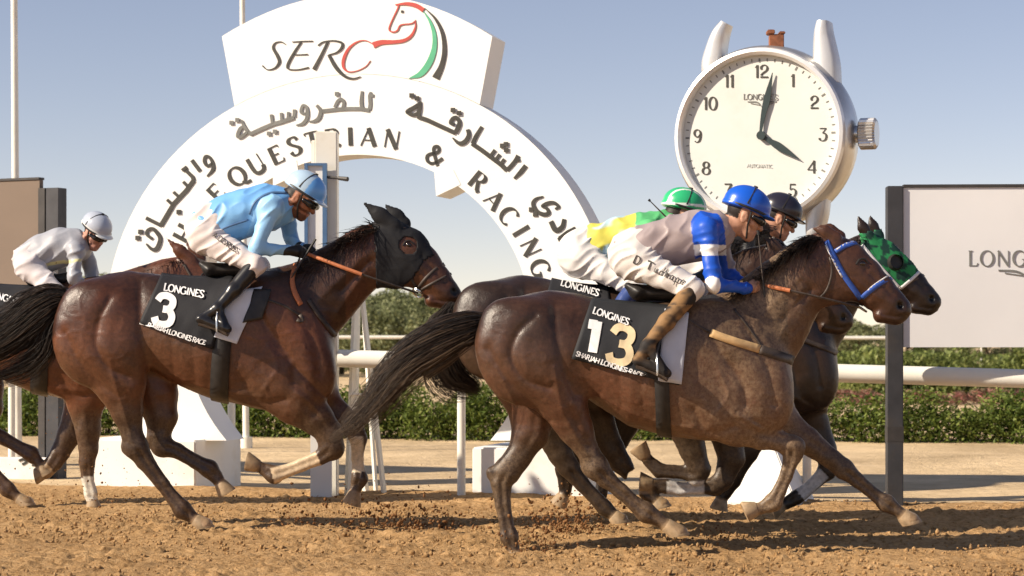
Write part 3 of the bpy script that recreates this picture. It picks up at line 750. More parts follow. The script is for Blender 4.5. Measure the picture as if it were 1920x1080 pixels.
MB().tube([P(500, 632, 62), P(2100, 634, 62)], .05, 8).build('rail_tube', M['white_pvc'], fr)
for px in range(520, 2100, 330): MB().tube([(*P(px, HOR, 62)[:2], -.1), (*P(px, HOR, 62)[:2], 1.43)], .02, 6).build('post', M['white_pvc'], fr)

# ------------------------------------------------------------------ flagpoles
for px, Y, r, lab in ((29, 24, .042, 'tall white flagpole at the left edge behind the brown banner'), (457, 26, .036, 'white flagpole rising behind the top left of the arch')):
    p = P(px, HOR, Y); o = empty('flagpole', (p[0], Y, 0)); tag(o, lab, 'flagpole')
    MB().tube([(p[0] + .03, Y, -.1), (p[0], Y, 3), (p[0] - .03, Y, 7.5)], [r*1.15, r, r*.85], 12).build('pole', M['white_pvc'], o, smooth=True)
    MB().tube([(p[0] + .03, Y, -.05), (p[0] + .03, Y, .12)], r*2.2, 12).build('base', M['white_pvc'], o, smooth=True)

# ------------------------------------------------------------------ flat faces in the scene: photo pixel -> point on a plane
class Plane:
    def __init__(s, px, Y, t):
        s.t = math.radians(t); s.c = P(px, HOR, Y); s.ct, s.st = math.cos(s.t), math.sin(s.t)
        s.n = np.array((s.st, -s.ct, 0.0))                  # towards the camera
    def at(s, px, py, d=0.0):
        u = (px - 960) / F
        a = (u*s.c[1] - s.c[0]) / (s.ct - u*s.st); Y = s.c[1] + a*s.st
        return np.array((s.c[0] + a*s.ct, Y, CAMH - (py - HOR)/F*Y)) + s.n*d
    def up(s, x, y): return s.n
def lettering(name, strokes, pl, mat, parent, thick=.006, lift=.002):
    return stroke_mesh(strokes, lambda x, y: pl.at(x, y), pl.up, thick, lift=lift).build(name, mat, parent)

# ------------------------------------------------------------------ the finish arch
AP = Plane(668, 18.3, -17)
arch = empty('finish_arch', (AP.c[0], AP.c[1], 0)); tag(arch, 'large white arch sign with club lettering and horse logo over the finish', 'arch sign')
DEP = .38; back = -AP.n * DEP
CXo, CYo = 672, 615
def ring_px(R, a):                              # a in degrees from straight up, clockwise
    r = math.radians(a); return (CXo + R*math.sin(r), CYo - R*math.cos(r))
yb = 826
aO = 180 - math.degrees(math.acos((yb - CYo) / 476)); aI = 180 - math.degrees(math.acos((yb - CYo) / 325))
def strip(name, ins, outs, mat):
    mb = MB(); n = len(ins); V = [AP.at(*p) for p in ins] + [AP.at(*p) for p in outs]; V += [v + back for v in V]; f = []
    for i in range(n - 1):
        f += [(i, i+1, n+i+1, n+i), (2*n+i, 3*n+i, 3*n+i+1, 2*n+i+1), (i, 2*n+i, 2*n+i+1, i+1), (n+i, n+i+1, 3*n+i+1, 3*n+i)]
    f += [(0, n, 3*n, 2*n), (n-1, 3*n-1, 4*n-1, 2*n-1)]
    mb.add(V, f); o = mb.build(name, mat, arch); o.data.polygons.foreach_set('use_smooth', np.ones(len(o.data.polygons), bool)); o.data.set_sharp_from_angle(angle=math.radians(30)); return o
N = 72
strip('ring', [ring_px(325, -aI + 2*aI*i/N) for i in range(N+1)], [ring_px(476, -aO + 2*aO*i/N) for i in range(N+1)], M['white_sign'])
# headboard standing on the ring, its top bowed
aL, aR = math.degrees(math.asin((440-672)/476)), math.degrees(math.asin((899-672)/476))
bt = [ring_px(476.6, aL + (aR-aL)*i/24) for i in range(25)]
tpx = np.linspace(416, 923, 25); tpy = 68 - 80*(1 - ((tpx - 669.5)/253.5)**2)
strip('headboard', bt, list(zip(tpx, tpy)), M['white_sign'])
# small square brackets under the ring
for (pts) in ([(813, 305), (818, 368), (864, 346), (850, 318)], [(512, 349), (512, 318), (556, 300), (560, 326)]):
    mb = MB(); lp = [AP.at(*p, d=.004) for p in pts]; mb.prism(lp, back*1.02); mb.build('bracket', M['white_sign'], arch)
# plinths
for (x0, x1, yt, ybm, wd) in ((183, 386, 822, 912, 1.0), (900, 1112, 838, 945, 1.0)):
    xa, xb = AP.at(x0, 700), AP.at(x1, 700); zt = AP.at((x0+x1)/2, yt)[2]
    e = (xb - xa); e[2] = 0; f0 = AP.n*.22
    lp = [np.array((*(xa + f0)[:2], -.1)), np.array((*(xb + f0)[:2], -.1)), np.array((*(xb + f0)[:2], zt)), np.array((*(xa + f0)[:2], zt))]
    MB().prism(lp, -AP.n*.98).build('plinth', M['white'], arch, bevel=.012)

# Arabic lettering, traced stroke by stroke
def tr(pts, ox, oy, k): return [(ox + x/k, oy + y/k) for x, y in pts]
def dots(lst, r): return [([(x - r, y), (x + r, y)], 2*r, False) for x, y in lst]
def word(name, strokes, dts, ox, oy, k, w, mat, r=4.2):
    st = [(tr(p, ox, oy, k), [w*f for f in ww] if hasattr(ww, '__len__') else w*ww, c) for p, ww, c in strokes]
    lettering(name, st + dots(tr(dts, ox, oy, k), r), AP, mat, arch)
word('arabic_word', [([(1030,785),(1008,832),(962,848),(925,770),(885,682)], 1, False), ([(885,690),(960,634),(1028,600)], .9, False),
     ([(930,520),(912,590),(855,618),(812,540)], [.9,1.2,1.3,1.2], True),
     ([(745,322),(680,345),(656,390),(690,450),(750,480),(793,466),(776,425),(742,405),(790,380),(842,378),(880,412),(850,432)], [.4,.8,1,1,1.1,1,.8,.9,1,.9,.8,.5], True)],
     [(1075,740),(640,436),(676,478)], 860, 300, 4.696, 7.2, M['ink'])
word('arabic_word', [([(1400,855),(1340,930),(1275,995)], [1.1,1.1,.6], True), ([(1318,748),(1290,800),(1240,862),(1195,905)], 1, True), ([(1195,905),(1140,850),(1060,790),(940,700),(825,620)], 1.15, False), ([(830,622),(870,540),(932,440)], [1,1,.8], False),
     ([(1172,785),(1135,835)], .8, False), ([(1122,735),(1080,790)], .8, False), ([(1072,688),(1030,745)], .8, False), ([(1300,800),(1335,790)], .9, False),
     ([(780,470),(792,530),(752,600),(690,618),(620,560)], [.9,1,1.1,1,.3], True),
     ([(640,420),(600,400),(622,355),(662,345),(692,392),(682,440),(648,508)], [.8,.9,.9,.9,1,1.1,1], True), ([(650,508),(500,440),(350,370),(248,335)], 1.05, False), ([(248,335),(268,250),(275,172)], [1.1,1,.6], True),
     ([(272,190),(215,235),(140,282),(198,315),(248,300)], [.7,1,1,.9,.8], True)],
     [(1150,645),(1190,628),(1192,690),(185,110),(242,140),(625,265),(690,297)], 740, 160, 5.685, 7.4, M['ink'])
word('arabic_word', [([(1765,80),(1752,130),(1757,230),(1745,300)], [.6,1,1,1], True), ([(1750,120),(1800,128)], .9, False), ([(1658,70),(1650,200),(1662,290)], [.7,1,1], True), ([(1748,302),(1640,282),(1500,282),(1380,288),(1165,312)], 1.05, False),
     ([(1330,265),(1368,192),(1410,168),(1440,205),(1432,268)], [.8,.9,.9,.9,.9], True), ([(1115,240),(1162,305),(1142,390),(1090,430),(1020,436)], [.8,1,1.1,.9,.3], True),
     ([(985,345),(930,322),(948,245),(990,258),(1003,320),(995,400),(945,462),(868,480)], [.7,.9,.8,.8,1,1,.9,.3], True),
     ([(850,290),(845,382)], .9, False), ([(845,385),(770,412),(680,442),(600,462),(450,525),(330,582),(290,562)], 1.1, False), ([(778,320),(772,402)], .8, False), ([(690,330),(697,425)], .8, False), ([(570,350),(585,455)], .8, False),
     ([(215,420),(250,500),(290,560)], [.6,.9,1], True), ([(240,492),(198,525),(170,605),(202,622),(285,562)], [.7,1,1,.9,.8], True)],
     [(1360,105),(95,450),(165,418),(545,580),(617,556)], 420, 160, 6.4, 6.6, M['ink_grey'], 3.8)
word('arabic_word', [([(690,332),(655,352),(632,320),(640,285),(668,290),(692,332),(692,380),(650,428)], [.7,.8,.9,.9,.8,.9,1,.4], True), ([(540,310),(600,390)], 1, False), ([(485,372),(545,430),(555,458)], [.9,1,1], False), ([(555,455),(500,530),(410,625),(315,785)], 1.15, False), ([(318,782),(210,728)], .95, False),
     ([(478,466),(512,500)], .8, False), ([(408,540),(446,575)], .8, False), ([(362,596),(404,634)], .8, False), ([(470,385),(505,360)], .9, False),
     ([(255,880),(215,845),(225,815),(258,806),(290,835),(312,880),(290,945),(255,955),(212,915)], [.8,.8,.8,.9,1,1,1.1,.9,.4], True)],
     [(447,685),(170,828),(150,872)], 220, 220, 3.857, 7.0, M['ink'])
# Latin lettering round the ring
for ch, x, y in [('S',270,760),('H',277,700),('A',287,640),('R',296,590),('J',308,540),('A',322,498),('H',345,438),('E',406,361),('Q',445,330),('U',481,308),('E',518,290),('S',552,274),('T',586,264),('R',624,258),('I',657,256),('A',691,257),('N',735,261),('&',817,291),('R',897,340),('A',927,375),('C',954,405),('I',977,433),('N',995,464),('G',1013,503),('C',1040,590),('L',1044,640),('U',1042,690),('B',1034,740)]:
    ang = math.atan2(x - CXo, CYo - y); h = 34; adv = GL[ch][0]*h
    bx, by = x - math.sin(ang)*h/2, y + math.cos(ang)*h/2
    st = text_strokes(ch, bx, by, h, ang, .22, .055, 1.0, True); lettering('letter', st, AP, M['ink'], arch, .006)
# headboard logo
def lg(pts): return [(480 + x/5.05, y/5.05) for x, y in pts]
def lw(ws): return [w/5.05 for w in ws]
Sg = [([(280,420),(240,397),(185,408),(165,455),(205,530),(222,590),(180,645),(110,660),(62,622)], [8,10,14,24,30,28,16,9,12]),
      ([(540,390),(440,392),(345,398)], [9,10,8]), ([(430,398),(362,500),(302,615),(315,655),(400,660),(500,640)], [16,22,24,14,10,14]), ([(370,520),(430,518),(492,515)], [8,9,11]),
      ([(588,432),(640,397),(740,386),(815,408),(812,455),(765,498),(690,520)], [10,10,12,22,24,14,8]), ([(682,395),(620,525),(550,660)], [20,26,34]), ([(690,520),(760,640),(840,720),(920,745),(992,726)], [26,34,28,16,6])]
lettering('logo_lettering', [(lg(p), lw(w), True) for p, w in Sg], AP, M['ink'], arch)
lettering('logo_red', [(lg(p), lw(w), True) for p, w in [
      ([(1085,575),(1040,630),(960,670),(880,680),(832,640),(832,560),(880,460),(960,397),(1040,385),(1112,420)], [6,7,8,12,24,30,24,14,9,10]),
      ([(1112,428),(1190,402),(1300,398),(1400,384),(1470,340),(1510,260),(1510,188)], [58,46,36,32,26,16,5]),
      ([(1508,200),(1470,224),(1372,238),(1340,288),(1300,304),(1262,280),(1285,205),(1350,62),(1322,46)], [8,11,12,13,13,13,12,12,10]),
      ([(1322,46),(1430,36),(1520,55),(1588,98)], [10,30,40,44])]], AP, M['red_ink'], arch)
lettering('logo_green', [(lg([(1590,112),(1650,205),(1688,320),(1690,450),(1645,590),(1560,700),(1450,742)]), lw([5,24,36,46,58,52,4]), True)], AP, M['green_ink'], arch)
lettering('logo_black', [(lg([(1600,78),(1700,180),(1768,320),(1786,480),(1760,620),(1702,742)]), lw([5,22,34,42,48,70]), True), (lg([(1374,110),(1396,110)]), lw([22,22]), False)], AP, M['ink'], arch)

# ------------------------------------------------------------------ the winning post and its stand
wp = empty('winning_post', P(608, HOR, 17.7)*np.array([1, 1, 0])); tag(wp, 'tall white square winning post with blue framed panel before the arch', 'post')
pc = P(611, HOR, 17.7); hw = .095
MB().box((pc[0]-hw, 17.7, -.1), (pc[0]+hw, 17.9, P(0, 246, 17.7)[2])).build('column', M['white_pvc'], wp, bevel=.01)
MB().box((pc[0]-hw-.035, 17.74, -.1), (pc[0]-hw-.002, 17.86, P(0, 262, 17.7)[2])).build('side_batten', M['white'], wp, bevel=.006)
q0, q1 = P(571, 306, 17.62), P(613, 640, 17.62)
MB().box((q0[0]+.02, 17.625, q1[2]), (q1[0]-.02, 17.66, q0[2]-.02)).build('panel', M['white'], wp)
fm = MB(); fm.box((q0[0], 17.60, q1[2]), (q0[0]+.028, 17.67, q0[2])); fm.box((q1[0]-.036, 17.60, q1[2]), (q1[0], 17.67, q0[2])); fm.box((q0[0]+.029, 17.602, q0[2]-.022), (q1[0]-.037, 17.668, q0[2])); fm.build('panel_frame', M['bluepost'], wp)
MB().tube([P(613, 332, 17.63), P(636, 334, 17.6)], .012, 8).tube([P(634, 334, 17.6), P(652, 336, 17.55)], [.016, .02], 8).build('camera_arm', M['frame'], wp)
lo = P(602, HOR, 17.58); MB().box((lo[0]-.09, 17.58, -.1), (lo[0]+.09, 17.61, P(0, 700, 17.6)[2])).build('lower_board', M['white'], wp)
st = empty('a_frame_stand', P(680, HOR, 17.95)*np.array([1, 1, 0])); tag(st, 'white timber A-frame stand beside the winning post', 'stand')
for (x0, y0, x1, y1, dY, r) in ((668, 530, 651, 926, -.1, .028), (672, 530, 664, 926, .05, .022), (676, 530, 722, 926, -.05, .024), (678, 530, 706, 926, .2, .02), (664, 812, 690, 926, .25, .03)):
    a_, b_ = P(x0, y0, 17.95 + dY), P(x1, y1, 17.95 + dY); b_[2] = -.08
    MB().tube([a_, b_], r, 4).build('leg', M['white_pvc'], st)
MB().tube([P(655, 740, 17.8), P(698, 740, 17.88)], .014, 6).build('crossbar', M['white_pvc'], st)

# ------------------------------------------------------------------ giant wristwatch
WP = Plane(1422, 16.9, -22); wt = empty('wristwatch_sculpture', (WP.c[0], WP.c[1], 0)); tag(wt, 'giant silver wristwatch sculpture with cream dial on a white stand', 'clock')
wc = WP.at(1422, 253); ex = np.array((WP.ct, WP.st, 0)); ez = np.array((0, 0, 1.0)); RB = .705
def wl(x, z, d=0.0): return wc + ex*x + ez*z + WP.n*d
def lathe(prof, n=72):
    V, f = [], []
    for r, d in prof:
        for k in range(n):
            t = 2*math.pi*k/n; V.append(wl(r*math.cos(t), r*math.sin(t), d))
    for i in range(len(prof)-1):
        for k in range(n): f.append((i*n+k, i*n+(k+1) % n, (i+1)*n+(k+1) % n, (i+1)*n+k))
    return V, f
mb = MB(); mb.add(*lathe([(.60, -.50), (.68, -.48), (.735, -.40), (.752, -.22), (.735, -.08), (.70, -.03)])); o = mb.build('case', M['steel'], wt, smooth=True)
mb = MB(); mb.add(*lathe([(.705, -.05), (.712, -.01), (.700, .030), (.672, .040), (.650, .020), (.648, -.045)])); mb.build('bezel', M['bezel'], wt, smooth=True)
mb = MB(); V, f = lathe([(.655, -.035), (.0005, -.035)]); mb.add(V, f); mb.build('dial', M['dial'], wt)
mb = MB(); V, f = lathe([(.60, -.505), (.0005, -.505)]); mb.add(V, f); mb.build('case_back', M['steel'], wt)
for i in range(60):
    t = 2*math.pi*i/60; r0, r1 = (.600 if i % 5 else .592), .625; w_ = .004 if i % 5 else .007
    c, s_ = math.cos(t), math.sin(t); lp = [wl(r*c - e*w_*s_, r*s_ + e*w_*c, -.0335) for r, e in ((r0, -1), (r0, 1), (r1, 1), (r1, -1))]; MB().prism(lp, WP.n*.002).build('minute_mark', M['ink_grey'], wt)
DP = Plane(1422, 16.9, -22); DP.c = DP.c - DP.n*.035
for txt, x, y in (('12',1428,134),('1',1487,151),('2',1527,192),('3',1543,252),('4',1522,313),('5',1486,357),('6',1426,374),('7',1365,356),('8',1324,315),('9',1308,255),('10',1332,194),('11',1368,152)):
    lettering('numeral', text_strokes(txt, x, y + 12, 24, 0, .155, .05, 1.0, True), DP, M['ink'], wt, .004)
lettering('brand_lettering', text_strokes('LONGINES', 1426, 187, 10.5, 0, .16, .07, 1.02, True), DP, M['ink_grey'], wt, .003)
lettering('wing_logo', [([(1402,191),(1420,192),(1428,200)], [2,3,1], True), ([(1456,191),(1438,192),(1430,200)], [2,3,1], True), ([(1408,194),(1424,197)], 1.4, False), ([(1450,194),(1434,197)], 1.4, False)], DP, M['ink_grey'], wt, .003)
lettering('dial_lettering', text_strokes('AUTOMATIC', 1424, 314, 6.5, 0, .10, .06, 1.0, True), DP, M['dial'], wt, .003)
def hand(name, pts, w):
    lettering(name, [(pts, w, True)], DP, M['hands'], wt, .008, lift=.022)
hand('minute_hand', [(1427, 252), (1433, 215), (1440, 185), (1450, 137)], [4, 9, 12, 1])
hand('hour_hand', [(1428, 254), (1447, 266), (1465, 277), (1500, 299)], [5, 10, 14, 1])
mb = MB(); cpt = WP.at(1427, 254); mb.tube([cpt - WP.n*.033, cpt + WP.n*.012], .036, 20); mb.build('hand_cap', M['hands'], wt, smooth=True)
# lugs: horns curving out of the case
def lug(pts):
    c = catmull(pts, 6); sc = F/16.9; n = 16; V, f = [], []; tg = np.gradient(c[:, :2], axis=0); tg /= np.linalg.norm(tg, axis=1)[:, None]
    for (x, y, r), (tx_, ty_) in zip(c, tg):
        o = WP.at(x, y) - WP.n*.22; dz = .125*min(1, .45 + r/26)
        for k_ in range(n):
            t = 2*math.pi*k_/n; u = math.copysign(abs(math.cos(t))**.55, math.cos(t)); w = math.copysign(abs(math.sin(t))**.55, math.sin(t))
            V.append(o + (ex*(-ty_) - ez*tx_)*(u*r/sc) + WP.n*(w*dz))
    for i in range(len(c) - 1): f += [(i*n + k_, i*n + (k_+1) % n, (i+1)*n + (k_+1) % n, (i+1)*n + k_) for k_ in range(n)]
    f += [tuple(range(n))[::-1], tuple(range((len(c)-1)*n, len(c)*n))]
    MB().add(V, f).build('lug', M['lug_steel'], wt, smooth=True)
lug([(1332, 150, 24), (1325, 118, 22), (1330, 85, 18), (1338, 58, 14), (1349, 37, 9)])
lug([(1538, 150, 26), (1538, 115, 24), (1535, 82, 20), (1533, 56, 16), (1534, 34, 12)])
lug([(1520, 370, 24), (1520, 400, 20), (1516, 430, 15), (1512, 455, 10)])
lug([(1326, 370, 24), (1322, 400, 20), (1324, 430, 15), (1330, 455, 10)])
cr = wl(.70, 0, -.24); mb = MB()
mb.tube([cr, cr + ex*.10], .07, 16); mb.build('crown_stem', M['steel'], wt, smooth=True)
mb = MB(); nk = 30; A0 = cr + ex*.075; V, f = [], []
for d in (0, .012, .125, .14):
    for k_ in range(nk*2):
        t = math.pi*k_/nk; r = .128 - (.014 if k_ % 2 else 0) - (.02 if d in (0, .14) else 0); V.append(A0 + ex*d + ez*r*math.cos(t) + WP.n*r*math.sin(t))
m_ = nk*2
for i in range(3):
    for k_ in range(m_): f.append((i*m_+k_, i*m_+(k_+1) % m_, (i+1)*m_+(k_+1) % m_, (i+1)*m_+k_))
f.append(tuple(range(m_))); f.append(tuple(range(3*m_, 4*m_))[::-1]); mb.add(V, f); mb.build('crown', M['steel'], wt)
mb = MB(); c_ = WP.at(1443, 66) - WP.n*.2; mb.box(c_ - np.array((.055, .05, .09)), c_ + np.array((.06, .05, .03))); mb.box(c_ + np.array((-.075, -.06, .031)), c_ + np.array((-.015, .06, .066))); mb.box(c_ + np.array((.02, -.06, .031)), c_ + np.array((.07, .06, .052))); mb.build('top_bracket', M['rust'], wt, bevel=.006)
mb = MB(); b0 = WP.c - WP.n*.2; V = []
for z, hx, hy in ((-.1, .34, .30), (.02, .34, .30), (.42, .13, .13), (2.35, .10, .10)):
    V += [b0 + ex*sx*hx + WP.n*sy*hy + np.array((-.0, 0, z - b0[2])) for sx, sy in ((-1, 1), (1, 1), (1, -1), (-1, -1))]
f = [(0, 1, 2, 3), (12, 15, 14, 13)]
for i in range(3): f += [(4*i+k_, 4*i+(k_+1) % 4, 4*i+4+(k_+1) % 4, 4*i+4+k_) for k_ in range(4)]
mb.add(V, f); mb.build('stand', M['white'], wt, bevel=.01)

# ------------------------------------------------------------------ banners
def banner(name, label, pl, x0, x1, y0, y1, mat, postx, zpost, frame_w, text=None):
    r = empty(name, (pl.at(postx[0], 700)[0], pl.at(postx[0], 700)[1], 0)); tag(r, label, 'banner')
    lp = [pl.at(x0, y0), pl.at(x1, y0), pl.at(x1, y1), pl.at(x0, y1)]; h_ = lp[0][2]; l_ = lp[3][2]
    for q in lp[:2]: q[2] = h_
    for q in lp[2:]: q[2] = l_
    MB().prism(lp, -pl.n*.06).build('banner_face', mat, r)
    e = lp[1] - lp[0]; e /= np.linalg.norm(e)
    MB().prism([lp[0] + ez*.025 + pl.n*.012, lp[1] + ez*.025 + pl.n*.012, lp[1] + ez*.002 + pl.n*.012, lp[0] + ez*.002 + pl.n*.012], -pl.n*.09).build('top_edge', M['frame'], r)
    return r, lp, e
RP = Plane(1800, 16.62, -3)
rb, lp, e = banner('banner_board', 'pale banner board with dark lettering on a grey post at right', RP, 1694, 2330, 352, 651, M['board'], (1678,), 0, .1)
pb = RP.at(1678, 700); zt = RP.at(1678, 349)[2]; MB().box((pb[0]-.062, pb[1]-.03, -.15), (pb[0]+.062, pb[1]+.09, zt)).build('post', M['greypost'], rb, bevel=.006)
MB().box((pb[0]-.064, pb[1]-.032, P(0, 800, 16.6)[2]-.12), (pb[0]+.064, pb[1]+.092, P(0, 800, 16.6)[2])).build('post_band', M['frame'], rb)
pb2 = RP.at(2345, 700); MB().box((pb2[0]-.062, pb2[1]-.03, -.15), (pb2[0]+.062, pb2[1]+.09, zt)).build('post', M['greypost'], rb)
lettering('brand_lettering', text_strokes('LONGINES', 1815, 499, 29, 0, .13, .05, 1.16), RP, M['ink_grey'], rb, .003)
lettering('wing_logo', [([(1872,507),(1905,509),(1930,520)], [3,4,2], True), ([(2000,507),(1967,509),(1938,520)], [3,4,2], True), ([(1884,512),(1918,517)], 2, False), ([(1986,512),(1950,517)], 2, False)], RP, M['ink_grey'], rb, .003)
LP = Plane(60, 20.6, -24)
lb, lp, e = banner('banner_board', 'brown banner board in a black frame at the left edge', LP, -420, 74, 356, 585, M['board_brown'], (95,), 0, .1)
for x0, x1, d0, dd, m_ in ((75, 87, .03, .12, 'frame'), (88.5, 111, .02, .14, 'greypost')):
    l0, l1 = LP.at(x0, 700, d0), LP.at(x1, 700, d0); zt = LP.at(80, 353)[2]
    MB().prism([np.array((*l0[:2], -.1)), np.array((*l1[:2], -.1)), np.array((*l1[:2], zt)), np.array((*l0[:2], zt))], -LP.n*dd).build('post', M[m_], lb)
# low white marker board on the ground by the left banner
KP = Plane(40, 20.4, -10); mk = empty('marker_board', KP.at(40, 875)*np.array([1, 1, 0])); tag(mk, 'low white board with black marks on the sand at far left', 'sign')
l0, l1 = KP.at(-60, 860), KP.at(86, 860); zt = KP.at(40, 858)[2]; MB().prism([np.array((*l0[:2], -.05)), np.array((*l1[:2], -.05)), np.array((*l1[:2], zt)), np.array((*l0[:2], zt))], -KP.n*.1).build('board', M['white'], mk, bevel=.008)
lettering('dark_marks', [([(36,864),(44,861),(50,866),(42,871)], 5, True), ([(56,863),(66,862),(70,868)], 5, True), ([(60,872),(72,873)], 4, False), ([(76,864),(82,870)], 4, False)], KP, M['ink'], mk, .004)
# ================================================================== horses
# outlines are in photo pixels of the side view; r in pixels; depth offsets v in metres (minus = camera side)
HC = dict(
  torso=[(888,640,650,.03),(893,618,672,.10),(902,602,690,.16),(918,586,708,.205),(945,570,728,.245),(985,552,742,.265),(1030,543,728,.258),(1075,549,730,.250),(1120,560,760,.268),(1180,568,800,.30),(1240,566,815,.31),(1300,556,824,.295),(1350,551,828,.265),(1400,560,822,.235),(1435,590,806,.20),(1462,628,785,.16),(1476,668,758,.11),(1484,705,728,.03)],
  neck=[(1395,655,96,.50),(1440,590,78,.50),(1478,543,60,.52),(1512,508,52,.56),(1545,480,46,.60)],
  head=[(1556,482,46,.60),(1585,498,46,.60),(1615,522,41,.60),(1645,548,35,.62),(1668,569,30,.68),(1682,580,27,.74)],
  jowl=(1560,526,47,.085), lip=[(1650,592,13),(1682,600,9)], nostril=(1689,573), eye=(1617,494), mouth=[(1702,592),(1680,594),(1655,590)],
  ears=[[(1566,446,13),(1546,434,11),(1524,428,3)],[(1574,444,13),(1556,430,10),(1536,423,3)]],
  musc=[(985,615,72,50,-.5,.155,.13),(945,672,48,74,.25,.16,.11),(1010,690,62,62,0,.15,.13),(1388,680,112,52,-.95,.165,.085),(1338,765,58,46,-.2,.19,.075),(1442,742,38,56,.1,.085,.10),(1300,640,60,40,.1,.20,.08)],
  groove=[([(1004,592),(972,622),(958,668),(985,712),(1030,728)],11,.014),([(1040,575),(1046,640),(1062,700),(1078,742)],14,.014),([(915,655),(945,705),(990,750),(1030,790)],12,.012),([(1320,600),(1352,660),(1392,720),(1398,760)],14,.013),([(1300,770),(1330,812),(1380,800)],12,.012),([(1400,620),(1440,690),(1450,760)],12,.010),([(1470,600),(1498,565),(1520,545)],9,.010),([(1090,742),(1140,792),(1210,808)],14,.006),([(1622,505),(1650,530),(1672,552)],7,.006),([(1590,545),(1630,568)],8,-.006),([(1415,790),(1450,812),(1475,822)],6,.006),([(1420,600),(1460,560),(1500,520)],10,-.006),([(1200,680),(1205,760)],9,.004),([(1160,690),(1165,760)],9,.004),([(1240,720),(1246,790)],9,.004),([(1130,745),(1180,772),(1240,792),(1300,802)],5,-.005),([(1040,690),(1052,760),(1078,815),(1102,852)],5,-.005),([(1385,780),(1430,803),(1468,816)],5,-.005),([(1600,522),(1630,546),(1652,562)],4.5,-.004),([(930,690),(960,745),(985,800),(965,850)],5,-.005),([(1350,700),(1365,740),(1340,780)],5,-.004),([(1505,540),(1480,590),(1460,640)],6,-.005)])
HB = dict(
  torso=[(100,628,640,.03),(105,600,662,.10),(114,578,682,.16),(130,555,705,.21),(160,530,722,.245),(200,513,722,.265),(240,508,698,.255),(285,513,690,.252),(335,520,722,.28),(390,522,746,.31),(440,518,756,.30),(490,506,768,.275),(540,500,774,.24),(575,516,768,.21),(600,552,752,.17),(618,596,722,.115),(628,640,680,.03)],
  neck=[(560,588,86,.50),(606,546,66,.52),(648,510,56,.54),(688,478,49,.58),(722,458,44,.62)],
  head=[(732,456,43,.62),(760,472,44,.62),(788,500,40,.60),(814,528,33,.62),(834,549,28,.68),(843,557,24,.74)],
  jowl=(740,498,43,.085), lip=[(808,564,12),(836,571,8)], nostril=(852,547), eye=(766,459), mouth=[(862,564),(838,566),(812,562)],
  ears=[[(738,424,14),(712,403,13),(683,381,2)],[(757,420,13),(742,404,11),(723,384,2)]],
  musc=[(190,580,66,46,-.5,.155,.13),(150,640,44,68,.25,.16,.11),(215,660,58,58,0,.15,.13),(540,630,100,48,-.95,.16,.085),(492,712,52,42,-.2,.18,.075),(588,700,36,52,.1,.085,.10),(460,590,54,36,.1,.19,.08)],
  groove=[([(205,560),(185,600),(180,650),(205,690),(240,706)],11,.014),([(262,530),(262,590),(268,640),(282,690)],14,.014),([(120,625),(150,680),(190,722),(225,745)],12,.012),([(470,560),(505,620),(545,675),(552,715)],14,.013),([(455,715),(485,755),(535,750)],12,.012),([(560,590),(590,645),(600,700)],12,.010),([(640,545),(670,515),(695,490)],9,.010),([(300,690),(340,728),(400,742)],14,.006),([(790,480),(815,510),(836,532)],7,.006),([(600,560),(640,520),(680,480)],10,-.006),([(555,690),(600,735),(640,765)],6,.007),([(360,640),(365,720)],9,.004),([(322,640),(327,710)],9,.004),([(320,700),(370,722),(430,735),(490,745)],5,-.005),([(205,680),(222,740),(238,790),(246,825)],5,-.005),([(555,735),(590,765),(615,800)],5,-.005),([(775,500),(800,525),(822,545)],4.5,-.004),([(505,650),(520,690),(495,730)],5,-.004),([(690,500),(660,545),(630,590)],6,-.005)])
def xf(H, f, k):
    """template moved to another place: f maps a pixel, k scales radii"""
    m = lambda p: (*f(p[0], p[1]),)
    o = {}
    o['torso'] = [(f(a, b)[0], f(a, b)[1], f(a, c)[1], w) for a, b, c, w in H['torso']]
    for q in ('neck', 'head'): o[q] = [(*m(p), p[2]*k, p[3]) for p in H[q]]
    o['jowl'] = (*m(H['jowl']), H['jowl'][2]*k, H['jowl'][3]); o['lip'] = [(*m(p), p[2]*k) for p in H['lip']]
    o['nostril'] = m(H['nostril']); o['eye'] = m(H['eye']); o['mouth'] = [m(p) for p in H['mouth']]
    o['ears'] = [[(*m(p), p[2]*k) for p in e] for e in H['ears']]
    o['musc'] = [(*m(q), q[2]*k, q[3]*k, *q[4:]) for q in H['musc']]; o['groove'] = [([m(p) for p in g[0]], g[1]*k, g[2]) for g in H['groove']]
    return o

